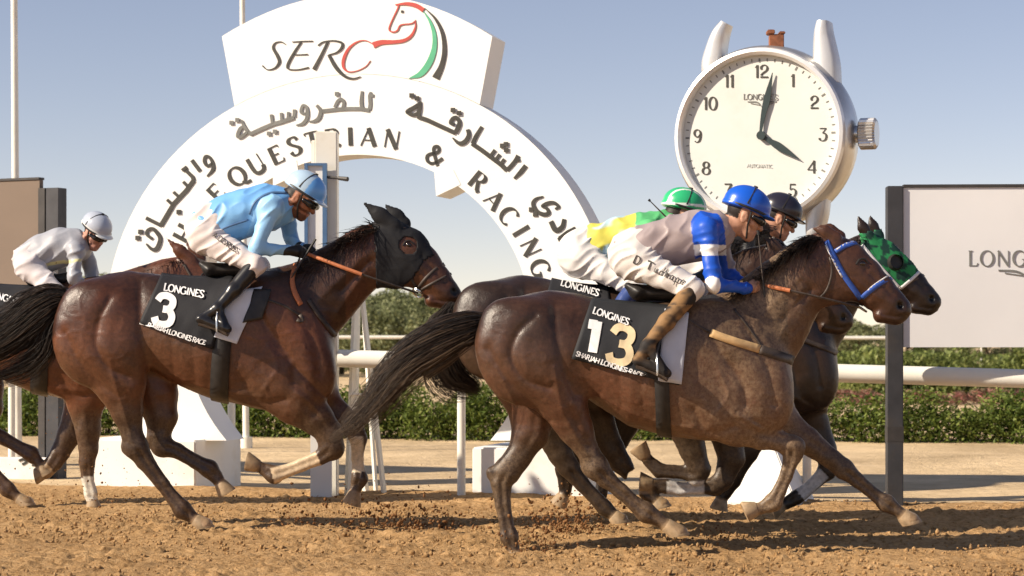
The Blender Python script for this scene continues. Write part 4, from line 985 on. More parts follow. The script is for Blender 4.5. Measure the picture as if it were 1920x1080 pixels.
class Horse: pass
def make_horse(H, Y0, legs, label, body, dark, dust, dustk=.6, front=.12, socks=(), hoofc=(.30, .20, .11), h=.0108, head_yaw=0):
    s = F / Y0; S = Sdf()
    p3 = lambda x, y, v=0.0: P(x, y, Y0 + v)
    T = np.array(H['torso']); xd = np.linspace(T[0, 0], T[-1, 0], 160)
    cols = [np.interp(xd, T[:, 0], T[:, i]) for i in (1, 2, 3)]
    ker = np.hanning(11); ker /= ker.sum()
    sm = lambda a: np.convolve(np.pad(a, 5, mode='reflect', reflect_type='odd'), ker, 'valid')
    tp, bt, wd = [sm(c) for c in cols]
    S.loft((xd - 960)/s, CAMH - (tp - HOR)/s, CAMH - (bt - HOR)/s, np.maximum(wd, .02), Y0, k=.03)
    def chain(L, k, v=0.0):
        for a, b in zip(L[:-1], L[1:]): S.cap(p3(a[0], a[1], v), p3(b[0], b[1], v), a[2]/s, b[2]/s, a[3], k, w2=b[3])
    chain(H['neck'], .05); chain(H['head'], .012)
    x, y, r, hw = H['jowl']
    for sg in (-1, 1): S.ell(p3(x, y, sg*.045), (r/s, .048, r/s), 0, .04)
    for e, sg in zip(H['ears'], (-1, 1)):
        for a, b in zip(e[:-1], e[1:]): S.cap(p3(a[0], a[1], sg*.055), p3(b[0], b[1], sg*.06), a[2]/s, b[2]/s, .55, .015)
    a, b = H['lip']; S.cap(p3(*a[:2]), p3(*b[:2]), a[2]/s, b[2]/s, 1.5, .02)
    for (cx, cy, rx, rz, ang, v, ry) in H['musc']:
        for sg in (-1, 1): S.ell(p3(cx, cy, sg*v), (rx/s, ry - .012, rz/s), ang, .095)
    hoofs = []; pts_leg = []
    for L in legs:
        v = L['v']; q = L['p']; vs = L.get('vs') or [v*min(1, .75 + .0*i) for i in range(len(q))]
        vs = np.interp(range(len(q)), [0, 2, len(q)-1], [v, v*.8, v*.62])
        for i in range(len(q) - 1):
            a, b = q[i], q[i+1]
            S.cap(p3(a[0], a[1], vs[i]), p3(b[0], b[1], vs[i+1]), a[2]/s - .003, b[2]/s - .003, .72 if i > 1 else .62, .05 if i == 0 else .012, w2=.72 if i > 0 else .66)
        for (bx_, by_, br_) in L.get('x', ()): S.cap(p3(bx_, by_, vs[len(q)//2]), p3(bx_, by_ + 3, vs[len(q)//2]), br_/s, br_/s*.9, .7, .02)
        # hock / knee bulge and fetlock tuft
        c0 = p3(q[-1][0], q[-1][1], vs[-1]); hx, hy, sx, sy = L['hoof']; c1 = p3(hx, hy, vs[-1])
        d = c1 - c0; dl = np.linalg.norm(d)
        S.cap(c0 + d*.10, c1, .036, .059, .95, .006)
        nrm = np.array((sx, 0, -sy)) if (sx or sy) else d
        nrm = np.array((sx, 0.0, -sy), float); nrm /= np.linalg.norm(nrm)
        S.cut(c1 + nrm*.010, nrm, .10)
        hoofs.append((c0, c1)); pts_leg.append([(a[0], a[1]) for a in q[2:]] + [(hx, hy)])
    # nostrils and mouth
    nx_, ny_ = H['nostril']
    for sg in (-1, 1): S.ell(p3(nx_, ny_, sg*.062), (.017, .026, .024), .6, .012, True)
    V, Q = S.mesh(h, 2); N = normals(V, Q)
    x, y = topx(V)
    for pts, wd_, dp in H['groove']:
        d, _ = seg_dist(x, y, catmull(pts, 4)); g = .62*np.exp(-(d/(wd_*.5))**2) + .45*np.exp(-(d/(wd_*1.3))**2) - .2*np.exp(-((d - wd_*1.9)/wd_)**2); g = g * sstep(.02, .07, np.abs(V[:, 1] - Y0))
        V = V - N * (g*dp)[:, None]
    for L in legs:                                   # tendon line behind the cannon bone
        q = L['p']; k0 = 4 if len(q) > 7 else 3; pts = [(a[0], a[1]) for a in q[k0:]]
        if len(pts) > 1:
            d, t = seg_dist(x, y, pts); near = np.abs(V[:, 1] - Y0 - L['v']*.7) < .09
            V = V - N*(near*(.0075*np.exp(-(d/4.2)**2) - .003*np.exp(-((d - 9)/4)**2))*sstep(0, .1, t)*sstep(1, .9, t))[:, None]
        pts = [(a[0] + 6, a[1]) for a in q[1:4]]; d, t = seg_dist(x, y, pts); V = V - N*(.006*np.exp(-(d/7)**2)*sstep(0, .2, t)*sstep(1, .8, t))[:, None]
    d, _ = seg_dist(x, y, H['mouth']); V = V - N*(.007*np.exp(-(d/3.0)**2))[:, None]
    vn = 1 - np.abs(fbm(V[:, 0]*7 + 4, V[:, 1]*7, V[:, 2]*7, 2)); V = V + N*(.0022*np.clip(vn - .86, 0, 1)/.14)[:, None]
    V = V + N * (.0016*fbm(V[:, 0]*14, V[:, 1]*14, V[:, 2]*14, 3))[:, None]
    N = normals(V, Q); x, y = topx(V)
    # coat colour: bay body, dark points with leg shade painted in, dust thrown up the legs, markings
    body, dark, dust = map(np.array, (body, dark, dust))
    n1 = fbm(V[:, 0]*5, V[:, 1]*5, V[:, 2]*5, 4)*.5; n2 = fbm(V[:, 0]*16 + 3, V[:, 1]*16, V[:, 2]*16, 3)*.5
    tx_, ty_ = np.interp(x, xd, tp), np.interp(x, xd, bt)
    rel = np.clip((y - tx_)/(ty_ - tx_ + 1e-6), -.3, 1.6)
    mk = sstep(.60, .02, rel + .30*n1)                       # sooty top line
    n3 = fbm(V[:, 0]*2.2 + 8, V[:, 1]*2.2, V[:, 2]*2.2, 3)*.6; red = np.stack([1 + .38*n3, 1 + .10*n3, 1 - .05*n3], 1)
    c = body[None]*red*(1 + .28*n1[:, None]) * (1 - .68*mk[:, None]) + dark[None]*(.68*mk[:, None])
    xn = H['neck'][2][0]; c = np.where((x > xn)[:, None], body*.8 + dark*.2 + .1*body*n1[:, None], c)
    dl = np.full(len(x), 1e9); pl_ = np.zeros(len(x))
    for q in pts_leg:
        d, t = seg_dist(x, y, q); m = d < dl; dl = np.where(m, d, dl); pl_ = np.where(m, t, pl_)
    low = sstep(H['torso'][10][2] - 40, H['torso'][10][2] + 60, y)
    leg = sstep(60, 22, dl)*low
    c = c*(1 - .85*leg[:, None]) + dark*1.1*(.85*leg[:, None])  # dark points, deepened further to put leg shade into the coat
    fr_ = sstep(H['torso'][8][0], H['torso'][14][0], x)*sstep(H['torso'][-1][0] + 60*s/301, H['torso'][-1][0] - 40*s/301, x)
    du = np.clip((leg*.40 + .18*sstep(.4, 1.1, rel) + front*fr_)*(.75 + .6*n2 + .5*n1), 0, 1)*dustk
    c = c*(1 - .25*du[:, None]) + dust*.25*du[:, None]
    mz = sstep(70, 12, np.hypot(x - H['nostril'][0] - 6, y - H['nostril'][1] - 8)*301/s)
    c = c*(1 - .6*mz[:, None]) + dark*.8*(.6*mz[:, None])
    c = np.where((np.hypot(x - nx_, y - ny_) < 8.5*s/301)[:, None], c*.2 + .002, c)
    for (pts, col, wd_) in socks:
        d, t = seg_dist(x, y, pts); m = (sstep(wd_, wd_*.75, d) * (t > .01) * (t < .99))[:, None]; du = du*(1 - .7*m[:, 0])
        c = c*(1 - m) + np.array(col)*(1 + .15*n2[:, None])*m
    for c0, c1 in hoofs:
        d = c1 - c0; t = ((V - c0) @ d)/(d @ d); dist = np.linalg.norm(V - c0 - np.clip(t, 0, 1.2)[:, None]*d, axis=1)
        m = (sstep(.10, .30, t)*(dist < .075))[:, None]; c = c*(1 - m) + np.array(hoofc)*(1 + .35*n2[:, None])*m
    o = mesh_obj('racehorse', V, Q, M['coat'], None, True, colors=np.column_stack([np.clip(c, .003, 1), du]))
    tag(o, label, 'horse', 'galloping racehorses')
    for (c0, c1), L in zip(hoofs, legs):              # hard horn capsule, flat soled
        ax_ = (c1 - c0)/np.linalg.norm(c1 - c0); sx, sy = L['hoof'][2:]; nr = np.array((sx, 0.0, -sy)); nr /= np.linalg.norm(nr)
        t0 = c0 + (c1 - c0)*.30; t1 = c1 + nr*.016; lat = np.array((0, 1.0, 0)); nk = 22; vv, ff = [], []
        for cc, ax2, r1, r2 in ((t0, ax_, .0425, .040), (t0*.92 + t1*.08, ax_, .0465, .044), (t1 - nr*.012, nr, .0655, .056), (t1, nr, .0645, .055), (t1 - nr*.006, nr, .045, .038)):
            fw = np.cross(lat, ax2); fw = fw if fw @ np.array((1, 0, .0)) > 0 else -fw
            for k in range(nk):
                a = 2*math.pi*k/nk; vv.append(cc + fw*math.cos(a)*r1 + lat*math.sin(a)*r2 + fw*(.004 if cc is t1 else 0))
        for i in range(4): ff += [(i*nk + k, i*nk + (k+1) % nk, (i+1)*nk + (k+1) % nk, (i+1)*nk + k) for k in range(nk)]
        ff += [tuple(range(4*nk, 5*nk)), tuple(range(nk))[::-1]]
        MB().add(vv, ff).build('hoof', M['hoof'], o, smooth=True)
    # eyes
    for sg in (-1, 1):
        far = sg > 0
        hR = Horse(); hR.o, hR.V, hR.Q, hR.N, hR.Y0, hR.s, hR.H, hR.c = o, V, Q, N, Y0, s, H, c
        break
    hR.skin = Skin(V, Q)
    for far in (False, True):
        e, n_ = hR.skin.hit(*H['eye'], Y0, far)
        mb = MB(); bm = bmesh.new(); bmesh.ops.create_uvsphere(bm, u_segments=14, v_segments=10, radius=.021)
        vv = [np.array(q.co)*np.array((1.1, .8, .85)) + e - n_*.008 for q in bm.verts]; ff = [[w.index for w in q.verts] for q in bm.faces]; bm.free()
        mesh_obj('eye', vv, ff, M['eye'], o, True)
        br = [np.array(hR.skin.hit(H['eye'][0] + dx*s/301, H['eye'][1] + dy*s/301, Y0, far)[0]) + n_*.002 for dx, dy in ((-12, 2), (-6, -7), (3, -8), (11, -1))]
        MB().tube([tuple(q) for q in catmull(br, 4)], .006, 6).build('eyelid', M['leather'], o, smooth=True)
    return hR

# ------------------------------------------------------------------ hair
def strands(name, mat, parent, n, root, path, wroot, wpath, Y0, seed, thick=.0045, spread_v=.05, wild=1.0, seg=9):
    """hair flowing along a pixel path: path points (x, y), widths in pixels across the flow"""
    r = np.random.default_rng(seed); s = F/Y0; c = catmull(path, 6); w = np.interp(np.linspace(0, 1, len(c)), np.linspace(0, 1, len(wpath)), wpath)
    tg = np.gradient(c, axis=0); tg /= np.linalg.norm(tg, axis=1)[:, None] + 1e-9; nn = np.stack([-tg[:, 1], tg[:, 0]], 1)
    V, Fc = [], []; ti = np.linspace(0, 1, len(c))
    for i in range(n):
        e = np.clip(r.normal(0, .42), -1.1, 1.1); v0 = r.normal(0, spread_v); L = r.uniform(.42, 1.0) if abs(e) > .3 else r.uniform(.6, 1.06); st = r.uniform(0, .12) if r.random() < .6 else r.uniform(0, .4)
        ph = r.uniform(0, 6.28); fr = r.uniform(1, 3); am = r.uniform(.02, .16)*wild; th = thick*r.uniform(.6, 1.4)
        prev = []
        for j in range(seg):
            t = min(st + (L - st)*j/(seg - 1), 1.03)
            px = np.interp(t, ti, c[:, 0]); py = np.interp(t, ti, c[:, 1]); ww = np.interp(t, ti, w); nx2 = np.interp(t, ti, nn[:, 0]); ny2 = np.interp(t, ti, nn[:, 1])
            off = (e + am*math.sin(ph + fr*t*6.28)*t)*ww*.5
            q = P(px + nx2*off, py + ny2*off, Y0 + v0*(.5 + 1.2*t*(1-t)*2) + .02*math.sin(ph*2 + 5*t))
            rr = th*(1 - .85*(j/(seg - 1))**2) ; b = len(V)
            V += [q + np.array((0, -rr, 0)), q + np.array((nx2*rr, rr*.5, -ny2*rr)), q + np.array((-nx2*rr, rr*.5, ny2*rr))]
            if j: Fc += [(b-3+k, b-3+(k+1) % 3, b+(k+1) % 3, b+k) for k in range(3)]
    o = mesh_obj(name, V, np.array(Fc), mat, parent); return o
def mane(h, crest, n, lean, length, seed, mat=None):
    """short hairs from the crest, blown back; crest in pixels"""
    r = np.random.default_rng(seed); c = catmull(crest, 8); V, Fc = [], []; s = h.s; Y0 = h.Y0
    for i in range(n):
        t = r.random(); k = t*(len(c) - 1); a = np.array((np.interp(k, range(len(c)), c[:, 0]), np.interp(k, range(len(c)), c[:, 1]))) + r.normal(0, 3, 2) + np.array((0, 9))
        L = length*r.uniform(.5, 1.25); d = np.array(lean) + r.normal(0, .28, 2); d /= np.linalg.norm(d); v = r.normal(-.012, .03); dv = r.uniform(-.13, .0)
        droop = r.uniform(.3, 1.3)
        for j in range(6):
            u = j/5; q = a + d*L*u + np.array((0, droop*L*u*u)); w = P(q[0], q[1], Y0 + v + dv*u); rr = .0024*(1 - .8*u*u); b = len(V)
            V += [w + np.array((0, -rr, 0)), w + np.array((rr, rr*.5, rr)), w + np.array((-rr, rr*.5, -rr))]
            if j: Fc += [(b-3+k2, b-3+(k2+1) % 3, b+(k2+1) % 3, b+k2) for k2 in range(3)]
    return mesh_obj('mane', V, np.array(Fc), mat or M['hair'], h.o)
def free_strap(name, pts, r, mat, parent, n=8, flat=None):
    return MB().tube([tuple(q) for q in catmull(pts, 6)], r, n).build(name, mat, parent, smooth=True)
def ring_at(name, c, r, t, mat, parent, n_=(0, -1, 0)):
    n_ = Vector(n_).normalized(); a = n_.cross(Vector((0, 0, 1))).normalized(); b = n_.cross(a)
    pts = [Vector(c) + (a*math.cos(2*math.pi*k/16) + b*math.sin(2*math.pi*k/16))*r for k in range(17)]
    return MB().tube(pts, t, 6, caps=False).build(name, mat, parent, smooth=True)
def decal(name, strokes, skin, Y0, mat, parent, thick=.0025, lift=.003):
    cache = {}
    def pl(x, y):
        h_, n_ = skin.hit(x, y, Y0); cache['n'] = n_ if n_[1] < 0 else -n_; return h_
    return stroke_mesh(strokes, pl, lambda x, y: cache['n'], thick, lift=lift).build(name, mat, parent)

# ------------------------------------------------------------------ the five runners
C_LEGS = [
 dict(v=-.15, x=[(1100,873,12)], p=[(1015,680,66),(1050,745,52),(1080,805,33),(1104,850,21),(1118,876,25),(1136,897,18),(1165,922,14.5),(1192,946,15),(1210,960,20.5),(1238,976,14)], hoof=(1272,1000,.15,1)),
 dict(v=.13, x=[(923,887,13)], p=[(985,700,60),(1000,765,50),(994,812,36),(975,852,26),(950,884,27),(940,906,20),(943,945,15.5),(950,985,14),(955,1006,18.5),(961,1026,14)], hoof=(968,1052,.1,1)),
 dict(v=-.14, x=[(1494,833,15),(1492,848,14)], p=[(1345,765,50),(1385,800,36),(1428,817,27),(1462,827,19.5),(1486,838,22.5),(1484,860,16),(1474,892,12.5),(1461,922,13),(1450,942,18),(1427,953,12.5)], hoof=(1400,958,-1,.45)),
 dict(v=.12, p=[(1415,760,50),(1465,795,36),(1512,826,27),(1556,858,20),(1583,880,20.5),(1608,901,14.5),(1642,929,12.5),(1661,943,18),(1684,958,12.5)], hoof=(1708,978,.25,1))]
hc = make_horse(HC, 12.98, C_LEGS, 'dusty dark brown racehorse number 13 in front, ridden in blue and grey', (.088, .037, .021), (.012, .007, .005), (.22, .145, .09), .80, front=.95)
B_LEGS = [
 dict(v=-.15, x=[(237,838,11)], p=[(215,660,62),(226,718,48),(238,770,31),(247,812,21),(255,838,24),(270,862,18),(303,906,13.5),(328,938,14),(342,955,18.5),(358,968,13.5)], hoof=(384,986,.1,1)),
 dict(v=.13, x=[(285,827,11)], p=[(255,680,58),(290,735,46),(302,780,32),(298,815,23),(304,836,22),(332,845,15.5),(366,865,14),(392,879,18.5),(408,898,13.5)], hoof=(424,922,.6,1)),
 dict(v=-.14, x=[(628,838,14)], p=[(520,710,50),(556,752,46),(592,782,34),(616,810,26),(622,840,24.5),(602,857,15),(565,872,12.5),(532,885,13),(514,890,18),(492,878,12.5)], hoof=(466,866,-1,-.25)),
 dict(v=.12, p=[(555,715,50),(600,752,38),(640,782,25),(662,800,20),(672,822,17.5),(670,855,11.5),(672,882,12),(674,897,17),(668,914,12.5)], hoof=(660,942,-.35,1))]
hb = make_horse(HB, 14.44, B_LEGS, 'red bay racehorse number 3 in black hood, ridden in light blue', (.110, .042, .021), (.011, .006, .005), (.20, .125, .07), .45,
   socks=[([(598,860),(565,873),(530,887),(510,893)], (.60, .46, .30), 17), ([(668,818),(669,855),(671,886)], (.62, .52, .38), 15)], hoofc=(.32, .21, .12))
fD = lambda x, y: (975 + (x - 1030)*.93, 515 + (y - 543)*.93)
D_LEGS = [
 dict(v=-.15, p=[(975,660,58),(1000,735,48),(1028,800,34),(1050,850,24),(1064,874,21),(1092,908,15),(1122,940,14),(1132,950,16),(1144,960,14)], hoof=(1162,976,.1,1)),
 dict(v=.13, p=[(1020,660,58),(1080,730,46),(1118,788,34),(1148,845,25),(1164,868,21),(1184,892,15),(1206,918,14),(1216,926,16),(1226,934,13)], hoof=(1240,948,.2,1)),
 dict(v=-.14, p=[(1275,745,46),(1285,800,34),(1298,842,26),(1312,880,21),(1306,892,20),(1285,886,14),(1255,884,13),(1236,882,15),(1216,864,13)], hoof=(1198,840,-.7,-1)),
 dict(v=.12, p=[(1330,750,44),(1362,810,34),(1372,858,26),(1356,900,20),(1340,912,19),(1312,914,13),(1275,917,13),(1250,912,15),(1230,910,13)], hoof=(1204,904,-1,-.1))]
HD = xf(HC, fD, .93); dn = lambda p: (p[0] - 6*np.clip((p[0]-1310)/170, 0, 1), p[1] + 52*np.clip((p[0] - 1310)/170, 0, 1), *p[2:])
for q in ('neck', 'head', 'lip', 'mouth'): HD[q] = [dn(p) for p in HD[q]]
for q in ('jowl', 'nostril', 'eye'): HD[q] = dn(HD[q])
HD['ears'] = [[dn(p) for p in e] for e in HD['ears']]
hd = make_horse(HD, 13.95, D_LEGS, 'brown racehorse hidden between number 13 and the hooded one', (.060, .030, .018), (.014, .009, .007), (.18, .12, .07), .3,  # brown coat darkened to stand in for deeper shade on the far side
   socks=[([(1322,914),(1275,918),(1250,913)], (.62, .60, .58), 15)], h=.014)
fE = lambda x, y: (1765 + (x - 1709)*.875, 575 + (y - 590)*.875)
E_LEGS = [
 dict(v=-.15, p=[(1140,640,54),(1120,730,44),(1092,800,32),(1070,860,23),(1060,880,20),(1060,905,14),(1060,922,13)], hoof=(1048,945,-.5,1)),
 dict(v=.13, p=[(1170,640,54),(1170,720,42),(1172,790,30),(1145,850,22),(1136,870,19),(1130,905,13),(1126,930,13)], hoof=(1120,948,-.3,1)),
 dict(v=-.14, p=[(1440,740,44),(1420,795,34),(1396,845,27),(1378,885,20),(1372,900,19),(1362,918,15),(1354,930,14)], hoof=(1348,952,-.2,1)),
 dict(v=.12, p=[(1490,730,44),(1522,790,32),(1545,840,24),(1554,872,19),(1550,884,18),(1528,905,13),(1506,924,13),(1494,932,15),(1474,944,13)], hoof=(1452,956,-1,.35))]
HE = xf(HC, fE, .875); HE['ears'] = [[(1632,452,12),(1618,426,10),(1608,404,2)], [(1646,446,12),(1637,422,9),(1630,401,2)]]
he = make_horse(HE, 14.9, E_LEGS, 'very dark racehorse farthest ahead, wearing green checked hood', (.026, .014, .010), (.010, .007, .006), (.14, .09, .055), .15,  # dark coat lowered further, shade painted into its colour
   socks=[([(1546,886),(1520,912),(1500,928)], (.55, .55, .55), 14)], h=.014)
fA = lambda x, y: (75 + (x - 412)*.875, 742 + (y - 755)*.875 + 36*min(max((x - 560)/140, 0), 1))
tA = lambda L: [(*fA(a, b), r*.875) for a, b, r in L]
A_LEGS = [
 dict(v=-.15, p=tA(B_LEGS[0]['p']), hoof=(*fA(384, 986), .1, 1)), dict(v=.13, p=tA(B_LEGS[1]['p']), hoof=(*fA(424, 922), .6, 1)),
 dict(v=-.12, p=[(165,705,42),(160,760,33),(164,805,25),(166,842,19),(163,866,16),(164,896,12),(170,925,13),(172,934,12)], hoof=(176,952,.1,1)),
 dict(v=.12, p=[(180,700,42),(150,765,30),(130,815,24),(112,850,19),(100,868,17),(92,880,13),(86,888,12)], hoof=(70,892,-1,.2))]
ha = make_horse(xf(HB, fA, .875), 16.5, A_LEGS, 'chestnut racehorse at far left, mostly behind number 3', (.12, .042, .020), (.03, .016, .011), (.19, .12, .07), .5,
   socks=[([(163,893),(170,930),(172,942)], (.72, .68, .58), 14)], h=.014)

# manes and tails
mane(hc, [(1545,440),(1520,438),(1490,462),(1455,492),(1415,525),(1380,545)], 2600, (-.95, .12), 34, 3)
mane(hb, [(712,422),(700,424),(668,436),(640,458),(608,484),(575,500)], 2800, (-.95, -.02), 42, 4)
mane(hd, [fD(*p) for p in ((1545,440),(1490,462),(1415,525))], 260, (-.9, -.1), 30, 5)
mane(he, [fE(*p) for p in ((1560,440),(1545,440),(1490,462),(1415,525))], 260, (-.9, -.1), 28, 6)
mane(ha, [fA(*p) for p in ((730,418),(700,420),(640,458),(575,500))], 220, (-.9, -.1), 30, 7)
strands('tail', M['hair'], hc.o, 2300, None, [(915,602),(888,612),(845,625),(790,652),(735,700),(695,760),(640,805)], 0, [30,56,64,64,58,44,20], 12.98, 11, .0019)
strands('tail', M['hair_brown'], hc.o, 900, None, [(890,620),(830,650),(760,690),(705,750),(660,798),(618,826)], 0, [40,66,78,72,60,36], 12.95, 12, .0014, .06, 1.5)
strands('tail', M['hair'], hd.o, 1300, None, [fD(905,600),(850,598),(830,640),(850,700),(880,722),(900,735)], 0, [34,60,80,100,70,40], 13.95, 13, .0022, .05)
strands('tail', M['hair'], he.o, 160, None, [fE(915,602),(1010,600),(960,640),(930,700)], 0, [26,50,60,30], 14.9, 14, .0045)
strands('tail', M['hair'], hb.o, 2400, None, [(130,562),(100,566),(60,592),(10,630),(-60,665),(-150,700)], 0, [34,68,92,86,76,44], 14.44, 15, .0021)
strands('tail', M['hair'], hb.o, 800, None, [(108,585),(92,620),(78,660),(40,690),(-30,715)], 0, [20,44,50,60,40], 14.46, 18, .002)
strands('tail', M['hair'], ha.o, 200, None, [fA(115,575), fA(40,610), fA(-60,660)], 0, [30,60,40], 16.5, 16, .0045)
# ================================================================== riders
def cscale(a, k): return tuple(x*k for x in a)
def head_frame(yaw, pitch, roll=0):
    y, p = math.radians(yaw), math.radians(pitch)
    f = np.array((math.cos(p)*math.cos(y), -math.cos(p)*math.sin(y), -math.sin(p)))
    l = np.array((math.sin(y), math.cos(y), 0.0)); u = np.cross(f, l); 
    if u[2] < 0: u = -u
    return np.stack([f, l, u], 1)
def rider(J, Y0, label, jacket, breeches, boots, cap, skin, gloves=None, yaw=0, pitch=18, piping=None, writing=None, h=.0075, hs=1.1, boot_mat='gloss'):
    s = F/Y0; p3 = lambda q, v=None: P(q[0], q[1], Y0 + (q[2] if v is None else v))
    skin = np.array(skin)
    g = lambda k: p3(J[k]); R = head_frame(yaw, pitch); hc_ = p3(J['head']); hl = lambda x, y, z: hc_ + R @ (np.array((x, y, z))*hs)
    # ---- body: one continuous figure from head to boots
    S = Sdf(); K_ = .03
    def head(S):
        S.ell(hl(-.012, 0, .03), np.array((.098, .078, .092))*hs, R=R, k=.02)
        S.cap(hl(.038, 0, .0), hl(.05, 0, -.075), .056*hs, .043*hs, 1, .03)
        S.cap(hl(-.005, 0, -.055), hl(.058, 0, -.098), .046*hs, .030*hs, 1, .03)
        S.cap(hl(.072, 0, -.108), hl(.076, 0, -.104), .020*hs, .018*hs, 1, .02)
        S.cap(hl(.088, 0, .005), hl(.112, 0, -.038), .009*hs, .016*hs, 1, .012)
        for sg in (-1, 1):
            S.cap(hl(.082, sg*.018, .022), hl(.066, sg*.052, .018), .016*hs, .014*hs, 1, .015)
            S.cap(hl(.07, sg*.035, -.035), hl(.05, sg*.055, -.03), .022*hs, .02*hs, 1, .02)
            S.ell(hl(.088, sg*.030, -.004), np.array((.012, .016, .010))*hs, k=.008, sub=True, R=R)
            S.ell(hl(-.004, sg*.080, -.018), np.array((.022, .011, .034))*hs, k=.008, R=R)
            S.ell(hl(-.002, sg*.090, -.016), np.array((.010, .006, .018))*hs, k=.006, sub=True, R=R)
            S.ell(hl(.118, sg*.010, -.046), np.array((.006, .005, .004))*hs, k=.004, sub=True, R=R)
        S.cap(hl(.092, -.022, -.066), hl(.092, .022, -.066), .008*hs, .008*hs, 1, .008)
        S.cap(hl(.088, -.020, -.079), hl(.088, .020, -.079), .009*hs, .009*hs, 1, .008)
        S.cap(hl(.104, -.024, -.0725), hl(.104, .024, -.0725), .0045, .0045, 1, .004, True)
    head(S)
    nb = (g('shN') + g('shF'))/2; S.cap(hl(-.03, 0, -.07), nb*.8 + hl(-.03, 0, -.09)*.2, .052*hs, .06*hs, 1, .03)
    def limb(S, keys, rad, k=.03, grow=0.0, upto=None):
        for i in range(len(keys) - 1): S.cap(g(keys[i]), g(keys[i+1]), rad[i] + grow, rad[i+1] + grow, 1, k)
    tors = J['torso']
    def torso(S, grow=0.0):
        for a, b in zip(tors[:-1], tors[1:]): S.cap(p3(a[:2], 0), p3(b[:2], 0), a[2]/s + grow, b[2]/s + grow, a[3], .05, w2=b[3])
    torso(S, -.014)
    RA = J.get('ra', (.056, .044, .030)); RL = J.get('rl', (.10, .062, .056, .040))
    for sd in 'NF':
        limb(S, ('sh'+sd, 'el'+sd, 'wr'+sd), RA, .03, -.008); limb(S, ('hip'+sd, 'kn'+sd), RL[:2], .04, -.012); limb(S, ('kn'+sd, 'an'+sd), RL[2:], .02, -.01)
        limb(S, ('an'+sd, 'toe'+sd), (.035, .026), .02, -.008)
    S.cap(g('shN'), g('shF'), .055, .055, 1, .05)
    S.cap(g('hipN'), g('hipF'), .085, .085, 1, .05)
    def hand(S, sd, grow=0.0):
        w = g('wr'+sd); c = g('hand'+sd); f = c - w; f /= np.linalg.norm(f); inn = np.array((0, 1.0 if sd == 'N' else -1.0, 0)); inn -= f*(f @ inn); inn /= np.linalg.norm(inn)
        up = np.cross(f, inn); up = up if up[2] > 0 else -up; o = w + f*.018
        S.cap(w, o + f*.02, .026 + grow, .028 + grow, 1, .02)
        for i, (uo, ln) in enumerate(((.026, .92), (.009, 1.0), (-.009, .95), (-.026, .80))):
            kn = o + f*.062*(.96 + .04*ln) + up*uo; m = kn + f*.020*ln + inn*.022*ln; t = m + inn*.018*ln - f*.026*ln; e = t - f*.014 - inn*.012
            S.cap(o + up*uo*.8, kn, .0115 + grow, .0105 + grow, 1, .010); S.cap(kn, m, .0102 + grow, .0095 + grow, 1, .004); S.cap(m, t, .0095 + grow, .0088 + grow, 1, .004); S.cap(t, e, .0088 + grow, .008 + grow, 1, .004)
        t0 = o + up*.030 + f*.008 + inn*.006; t1 = t0 + f*.030 + up*.010 + inn*.014; t2 = t1 + f*.026 - up*.006 + inn*.006
        S.cap(t0, t1, .0125 + grow, .0108 + grow, 1, .010); S.cap(t1, t2, .0108 + grow, .009 + grow, 1, .005)
    for sd in 'NF': hand(S, sd)
    V, Q = S.mesh(h*.92, 1)
    n = fbm(V[:, 0]*20, V[:, 1]*20, V[:, 2]*20, 3)*.5; c = skin*(1 + .15*n[:, None])
    lc = (V - hc_) @ R / hs
    lips = np.exp(-((lc[:, 2] + .0725)/.011)**2)*(lc[:, 0] > .075)*(np.abs(lc[:, 1]) < .03)*(np.linalg.norm(lc, axis=1) < .16)
    c = c*(1 - .45*lips[:, None]) + np.array((.30, .09, .075))*(.45*lips[:, None])
    if J.get('beard'):
        bd = (lc[:, 2] < -.045)*(lc[:, 0] > -.03)*(np.linalg.norm(lc, axis=1) < .17)*(np.abs(lc[:, 2] + .072) > .008); c = np.where(bd[:, None], c*.42, c)
    hairm = (lc[:, 2] > -.035)*(lc[:, 0] < -.035)*(np.linalg.norm(lc, axis=1) < .15); c = np.where(hairm[:, None], np.array((.018, .012, .009)), c)
    o = mesh_obj('person', V, Q, M['skin'], None, True, colors=np.clip(c, .003, 1)); tag(o, label, 'person', 'jockeys crouched on the racehorses')
    # ---- eyes
    for sg in (-1, 1):
        bm = bmesh.new(); bmesh.ops.create_uvsphere(bm, u_segments=10, v_segments=8, radius=.0125*hs); e = hl(.079, sg*.030, -.004)
        mesh_obj('eye', [np.array(q.co) + e for q in bm.verts], [[w.index for w in q.verts] for q in bm.faces], M['eye'], o, True); bm.free()
    def garment(name, S, colf, mat, amp=.004, fr=(18, 30, 18), hh=h, sm=1, fold=None):
        V, Q = S.mesh(hh, sm); N = normals(V, Q); x, y = topx(V)
        wa_ = V[:, 0]*.8 + V[:, 2]*.6; wb_ = -V[:, 0]*.6 + V[:, 2]*.8; w = amp*1.2*(1 - np.abs(vnoise(wa_*fr[0]*.35, V[:, 1]*6, wb_*fr[2]*.9 + .8*vnoise(wa_*5, wb_*5, V[:, 1]*4))))**2 + amp*.35*vnoise(wa_*16, V[:, 1]*16, wb_*16)
        V = V + N*(w - amp*.6)[:, None]; c = colf(x, y, V, N)
        ob = mesh_obj(name, V, Q, M[mat], o, True, colors=np.clip(c, .002, 1)); return ob, V, Q
    # ---- jacket
    S = Sdf(); torso(S); S.cap(g('shN'), g('shF'), .068, .068, 1, .05)
    for sd in 'NF': limb(S, ('sh'+sd, 'el'+sd, 'wr'+sd), (RA[0]+.006, RA[1]+.004, RA[2]+.006), .03)
    S.cap(nb*.62 + hl(-.03, 0, -.09)*.38, nb*.5 + hl(-.03, 0, -.09)*.5, .066, .062, 1, .02)
